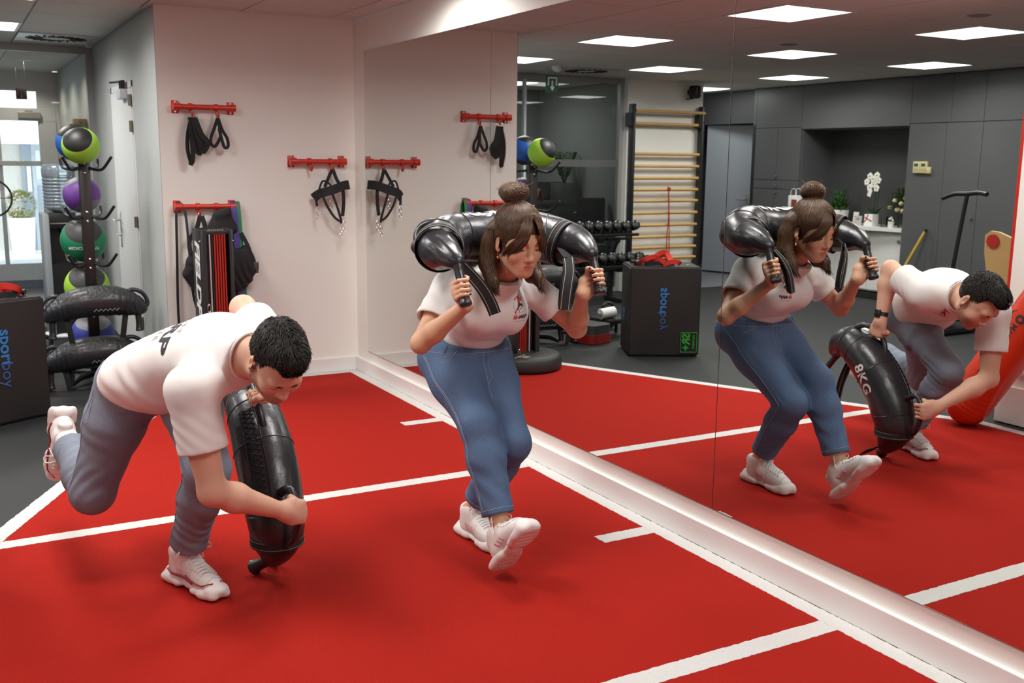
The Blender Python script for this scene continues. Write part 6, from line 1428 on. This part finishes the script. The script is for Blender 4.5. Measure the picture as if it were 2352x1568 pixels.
build('front_panel', MB().bb((-2.66, -1.806, .03), (-2.36, -1.60, .62)).bb((-2.66, -1.806, .62), (-2.5, -1.60, .92)).bb((-2.66, -1.806, .92), (-2.35, -1.60, 1.045), .004), M_black, t); build('chrome_strip', MB().bb((-2.352, -1.80, .955), (-2.344, -1.61, .965)), M_chrome, t)
build('tap', MB().cyl((-2.46, -1.70, .90), (-2.46, -1.70, .84), .015).bb((-2.48, -1.715, .90), (-2.42, -1.685, .925)), mat('blue_tap', lin('#3c3f8a'), .4), t)
b = MB(); b.lathe([(0, 0), (.19, 0), (.195, .012), (.15, .03), (0, .03)], (-2.5, -1.71, 0), 36); build('base_plate', b, M_white, t)
b = MB(); pf = [(.0, 1.045), (.05, 1.045), (.11, 1.07)]
for i in range(9): z = 1.085+.028*i; pf += [(.127, z), (.131, z+.008), (.127, z+.016), (.121, z+.022)]
pf += [(.130, 1.345), (.132, 1.40), (.125, 1.43), (.105, 1.445), (0, 1.45)]; b.lathe(pf, (-2.5, -1.70, 0), 36); build('bottle', b, mat('blue_clear_bottle', (.62, .74, .84), .08, trans=.75), t, 60)['label'] = 'ribbed clear bottle'
# bicycle parked in the lobby, its front wheel at the picture edge
t = thing('bicycle', 'thin black bicycle wheel and fork at the far left edge of the lobby', 'bicycle', (-3.42, -2.22, 0)); cw = Vector((-3.42, -2.18, 1.133)); Rw = .165
t['label'] = 'thin black steering hoop on a post at the far left of the lobby'; t['category'] = 'exercise machine'; t.name = 'spinning_trainer'; ORG[t.name] = tuple(t.location)
b = MB(); b.tube([cw+Vector((0, Rw*math.cos(a), Rw*math.sin(a))) for a in [2*PI*i/48 for i in range(48)]], .009, 8, closed=True); build('hoop', b, M_black, t)
b = MB(); [b.tube([cw, cw+Vector((0, Rw*math.cos(a), Rw*math.sin(a)))], .004, 6) for a in (.0, 2.09, 4.19)]; build('spoke', b, M_black, t); b = MB(); b.cyl(cw+Vector((-.05, 0, 0)), (-3.47, -2.2, .05), .02); build('post', b, M_alu, t); build('foot', MB().box((-3.47, -2.2, .03), (.35, .4, .05), ch=.01), M_black, t)
# office behind the dark glass: desk with plants, exercise bike
t = thing('reception_desk', 'dark desk behind the glass partition carrying two plants', 'desk', (-4.3, -4.3, 0)); build('top', MB().bb((-4.6, -4.58, .98), (-4.0, -3.75, 1.02)), M_greyd, t); build('front', MB().bb((-4.06, -4.56, 0), (-4.02, -3.78, .98)), M_greyd, t); build('side', MB().bb((-4.6, -3.80, 0), (-4.06, -3.76, .98)), M_greyd, t)
t = thing('planter', 'square dark planter with a leafy green plant behind the glass', 'plant', (-4.25, -4.40, 1.02)); build('box', MB().bb((-4.38, -4.53, 1.02), (-4.12, -4.27, 1.24), .005), mat('grey_planter', (.10, .10, .10), .6), t)
rr_ = random.Random(9)
for i in range(7):
    a = i*.9; d_ = Vector((math.cos(a)*.35, math.sin(a)*.40, 1)); b = MB(); b.tube([(-4.25, -4.40, 1.22), Vector((-4.25, -4.40, 1.22))+d_*.40], .006, 6); st_ = build('stem', b, M_leafd, t); lf = MB()
    for k in range(9):
        p_ = Vector((-4.25, -4.40, 1.22))+d_*(.10+.034*k)
        for s in (-1, 1): leaf_geo(lf, p_, Vector((math.cos(a+1.57)*s, math.sin(a+1.57)*s, .7)), d_, .09, .035)
    build('leaves', lf, M_leaf, t, 180)['kind'] = 'stuff'
t = thing('screen_box', 'dark square box standing behind the planter on the desk', 'box', (-4.5, -4.1, 1.02)); build('body', MB().bb((-4.56, -4.55, 1.02), (-4.42, -3.85, 1.25), .005), mat('dark_box', (.035, .035, .035), .6), t); build('front', MB().bb((-4.421, -4.5, 1.05), (-4.418, -3.9, 1.22)), M_greyd, t)
t = thing('card_sign', 'folded card sign with red edges on the desk', 'sign', (-4.1, -3.93, 1.02))
for s in (-1, 1): build('flap', MB().box((-4.1, -3.93+s*.028, 1.10), (.10, .006, .17), Matrix.Rotation(s*.33, 4, 'X')), mat('pink_card', lin('#b5655f'), .7), t)
t = thing('exercise_bike', 'dark exercise bike standing behind the glass partition', 'exercise bike', (-3.7, -4.0, 0))
b = MB(); b.tube([(-3.7, -4.35, .05), (-3.7, -4.2, .45), (-3.7, -3.95, .5), (-3.7, -3.75, .92)], .03, 10); b.tube([(-3.7, -4.2, .45), (-3.7, -4.3, .86)], .022, 10); b.tube([(-3.7, -3.6, .05), (-3.7, -3.95, .5)], .03, 10); build('frame', b, M_black, t); b = MB(); b.tube([(-3.88, -3.62, 1.0), (-3.86, -3.75, .98), (-3.7, -3.78, .93), (-3.54, -3.75, .98), (-3.52, -3.62, 1.0)], .014, 8); build('handlebar', b, M_black, t); b = MB(); b.sphere((-3.7, -4.32, .89), (.08, .13, .035), 16, 8); build('saddle', b, M_black, t); b = MB(); b.lathe([(.0, -.03), (.22, -.03), (.23, 0), (.22, .03), (0, .03)], (-3.7, -3.66, .28), 32, Matrix.Rotation(PI/2, 3, 'Y')); build('flywheel', b, M_tow, t)
t = thing('office_chair', 'dark mesh-backed chair behind the glass partition', 'chair', (-3.6, -4.42, 0)); S_ = Sdf(); S_.box((-3.55, -4.36, .80), (.03, .20, .28), None, .025, .01); sdf_obj('backrest', S_, M_vest, t, .012, 1); build('seat', MB().box((-3.36, -4.36, .46), (.4, .4, .07), ch=.02), M_vest, t)
b = MB(); b.cyl((-3.38, -4.36, .08), (-3.38, -4.36, .43), .025); build('column', b, M_black, t)
for k in range(5): a = k*1.257; b = MB(); b.cyl((-3.38, -4.36, .09), (-3.38+.26*math.cos(a), -4.36+.2*math.sin(a), .04), .016); build('leg', b, M_black, t)
# ------------------------------------------------------------------ street outside
M_pave = mat('pale_paving', (.62, .62, .61), .8, noise=(6, .94)); M_road = mat('street_asphalt', (.42, .42, .42), .85, noise=(30, .93))
sbox('pavement_near', (-8.0, -7, -.12), (-6.2, 4, -.02), M_pave); sbox('road', (-10.0, -7, -.16), (-8.0, 4, -.10), M_road); sbox('pavement_far', (-11.3, -7, -.15), (-10.0, 4, -.02), M_pave)
kb = bpy.data.objects.new('kerb', None); COL.objects.link(kb); kb['kind'] = 'structure'; ORG['kerb'] = (0, 0, 0)
for i in range(9): build('stone', MB().bb((-10.06, -5+1*i, -.14), (-9.9, -4.01+1*i, -.015), .008), mat('kerb_stone', (.40, .40, .40), .8), kb)
bl = thing('brick_house', 'pale brick shopfront with awning and grey door across the street', 'building', (-11.3, -1.5, 0))
M_brick = mat('orange_brick', lin('#b27a5c'), .8, noise=(20, .85)); M_mort = mat('mortar', (.62, .58, .53), .9); M_shop = mat('grey_shopfront', (.30, .33, .38), .5); M_shopl = mat('light_shopfront', (.46, .49, .53), .5)
build('wall_core', MB().bb((-11.9, -4.0, -.02), (-11.35, 2.5, 5.0)), M_mort, bl, None)
bme = None; nb = 0
for row in range(21):
    for i in range(6):
        y = -2.52+.215*i+(.107 if row % 2 else 0)
        if y > -1.50: continue
        z = .10+.075*row
        if bme is None: o = build('brick', MB().box((0, 0, 0), (.05, .205, .064), ch=.004), M_brick, bl, None); bme = o.data
        else: o = bpy.data.objects.new('brick', bme); COL.objects.link(o); o.parent = bl
        o.location = (-11.335+11.3, y+1.5, z)
build('shop_panel', MB().bb((-11.36, -1.43, .0), (-11.30, -1.28, 1.75), .004), M_shop, bl, None); build('door_leaf', MB().bb((-11.35, -1.28, .02), (-11.29, -.90, 1.75), .004), M_shopl, bl, None); build('door_panel', MB().bb((-11.29, -1.22, .30), (-11.28, -1.0, 1.05), .004), M_shop, bl, None); build('door_glass', MB().bb((-11.29, -1.22, 1.15), (-11.28, -1.0, 1.6)), mat('pale_window', (.65, .7, .75), .2), bl, None); build('pilaster', MB().bb((-11.36, -.90, 0), (-11.28, -.5, 1.9)), M_shopl, bl, None)
build('notice', MB().bb((-11.28, -1.36, .95), (-11.27, -1.30, 1.35)), M_white, bl, None)
build('awning', MB().add([(-11.3, -3.5, 2.15), (-11.3, .5, 2.15), (-10.3, .5, 1.72), (-10.3, -3.5, 1.72), (-11.3, -3.5, 2.12), (-11.3, .5, 2.12), (-10.3, .5, 1.69), (-10.3, -3.5, 1.69)], [(0, 1, 2, 3), (4, 7, 6, 5), (0, 3, 7, 4), (1, 5, 6, 2), (3, 2, 6, 7), (0, 4, 5, 1)]), mat('white_awning', (.62, .64, .66), .8), bl, None)
t = thing('street_planter', 'pale tub with a clipped olive shrub before the brick wall', 'planter', (-11.0, -1.5, -.02)); b = MB(); b.lathe([(0, -.02), (.16, -.02), (.20, .55), (.17, .55), (.16, .5), (0, .5)], (-11.0, -1.50, 0), 24); build('tub', b, M_white, t); lf = MB(); rr_ = random.Random(2)
for i in range(500):
    v_ = Vector((rr_.gauss(0, 1), rr_.gauss(0, 1), rr_.gauss(0, 1))).normalized(); leaf_geo(lf, Vector((-11.0, -1.50, .74))+Vector((v_.x*.19, v_.y*.19, v_.z*.2)), v_, (0, 0, 1), .06, .03)
build('shrub', lf, mat('olive_leaf', lin('#8a8a4c'), .7, noise=(20, .7)), t, 180)['kind'] = 'stuff'
t = thing('ceiling_light', 'added dim light panel brightening the office behind the glass', 'ceiling light', (-4.3, -3.6, H), 'square ceiling light panels')  # added panel, lifts the dark office behind the glass
build('frame', MB().bb((-4.6, -3.9, H-.004), (-4.0, -3.3, H+.011)), M_lframe, t); build('diffuser', MB().bb((-4.57, -3.87, H-.007), (-4.03, -3.33, H-.0045)), mat('added_dim_diffuser', (.9, .9, .9), .6, emit=((1.0, .97, .93), 3.0)), t)
def lamp(t, w_, z):  # fill light under the added office and corridor panels
    al = bpy.data.lights.new('panel_light', 'AREA'); al.shape = 'SQUARE'; al.size = .5; al.energy = w_; ao = bpy.data.objects.new('panel_light', al); COL.objects.link(ao); ao.parent = t; ao.location = (0, 0, z)
lamp(t, 7, -.01)
t = thing('ceiling_light', 'added light panel brightening the corridor before the pale door', 'ceiling light', (-3.7, -6.1, H), 'square ceiling light panels')  # panel added to brighten the unlit corridor and its door
build('frame', MB().bb((-4.0, -6.4, H-.004), (-3.4, -5.8, H+.011)), M_lframe, t); build('diffuser', MB().bb((-3.97, -6.37, H-.007), (-3.43, -5.83, H-.0045)), mat('added_dim_diffuser', (.9, .9, .9), .6), t); lamp(t, 9, -.01)
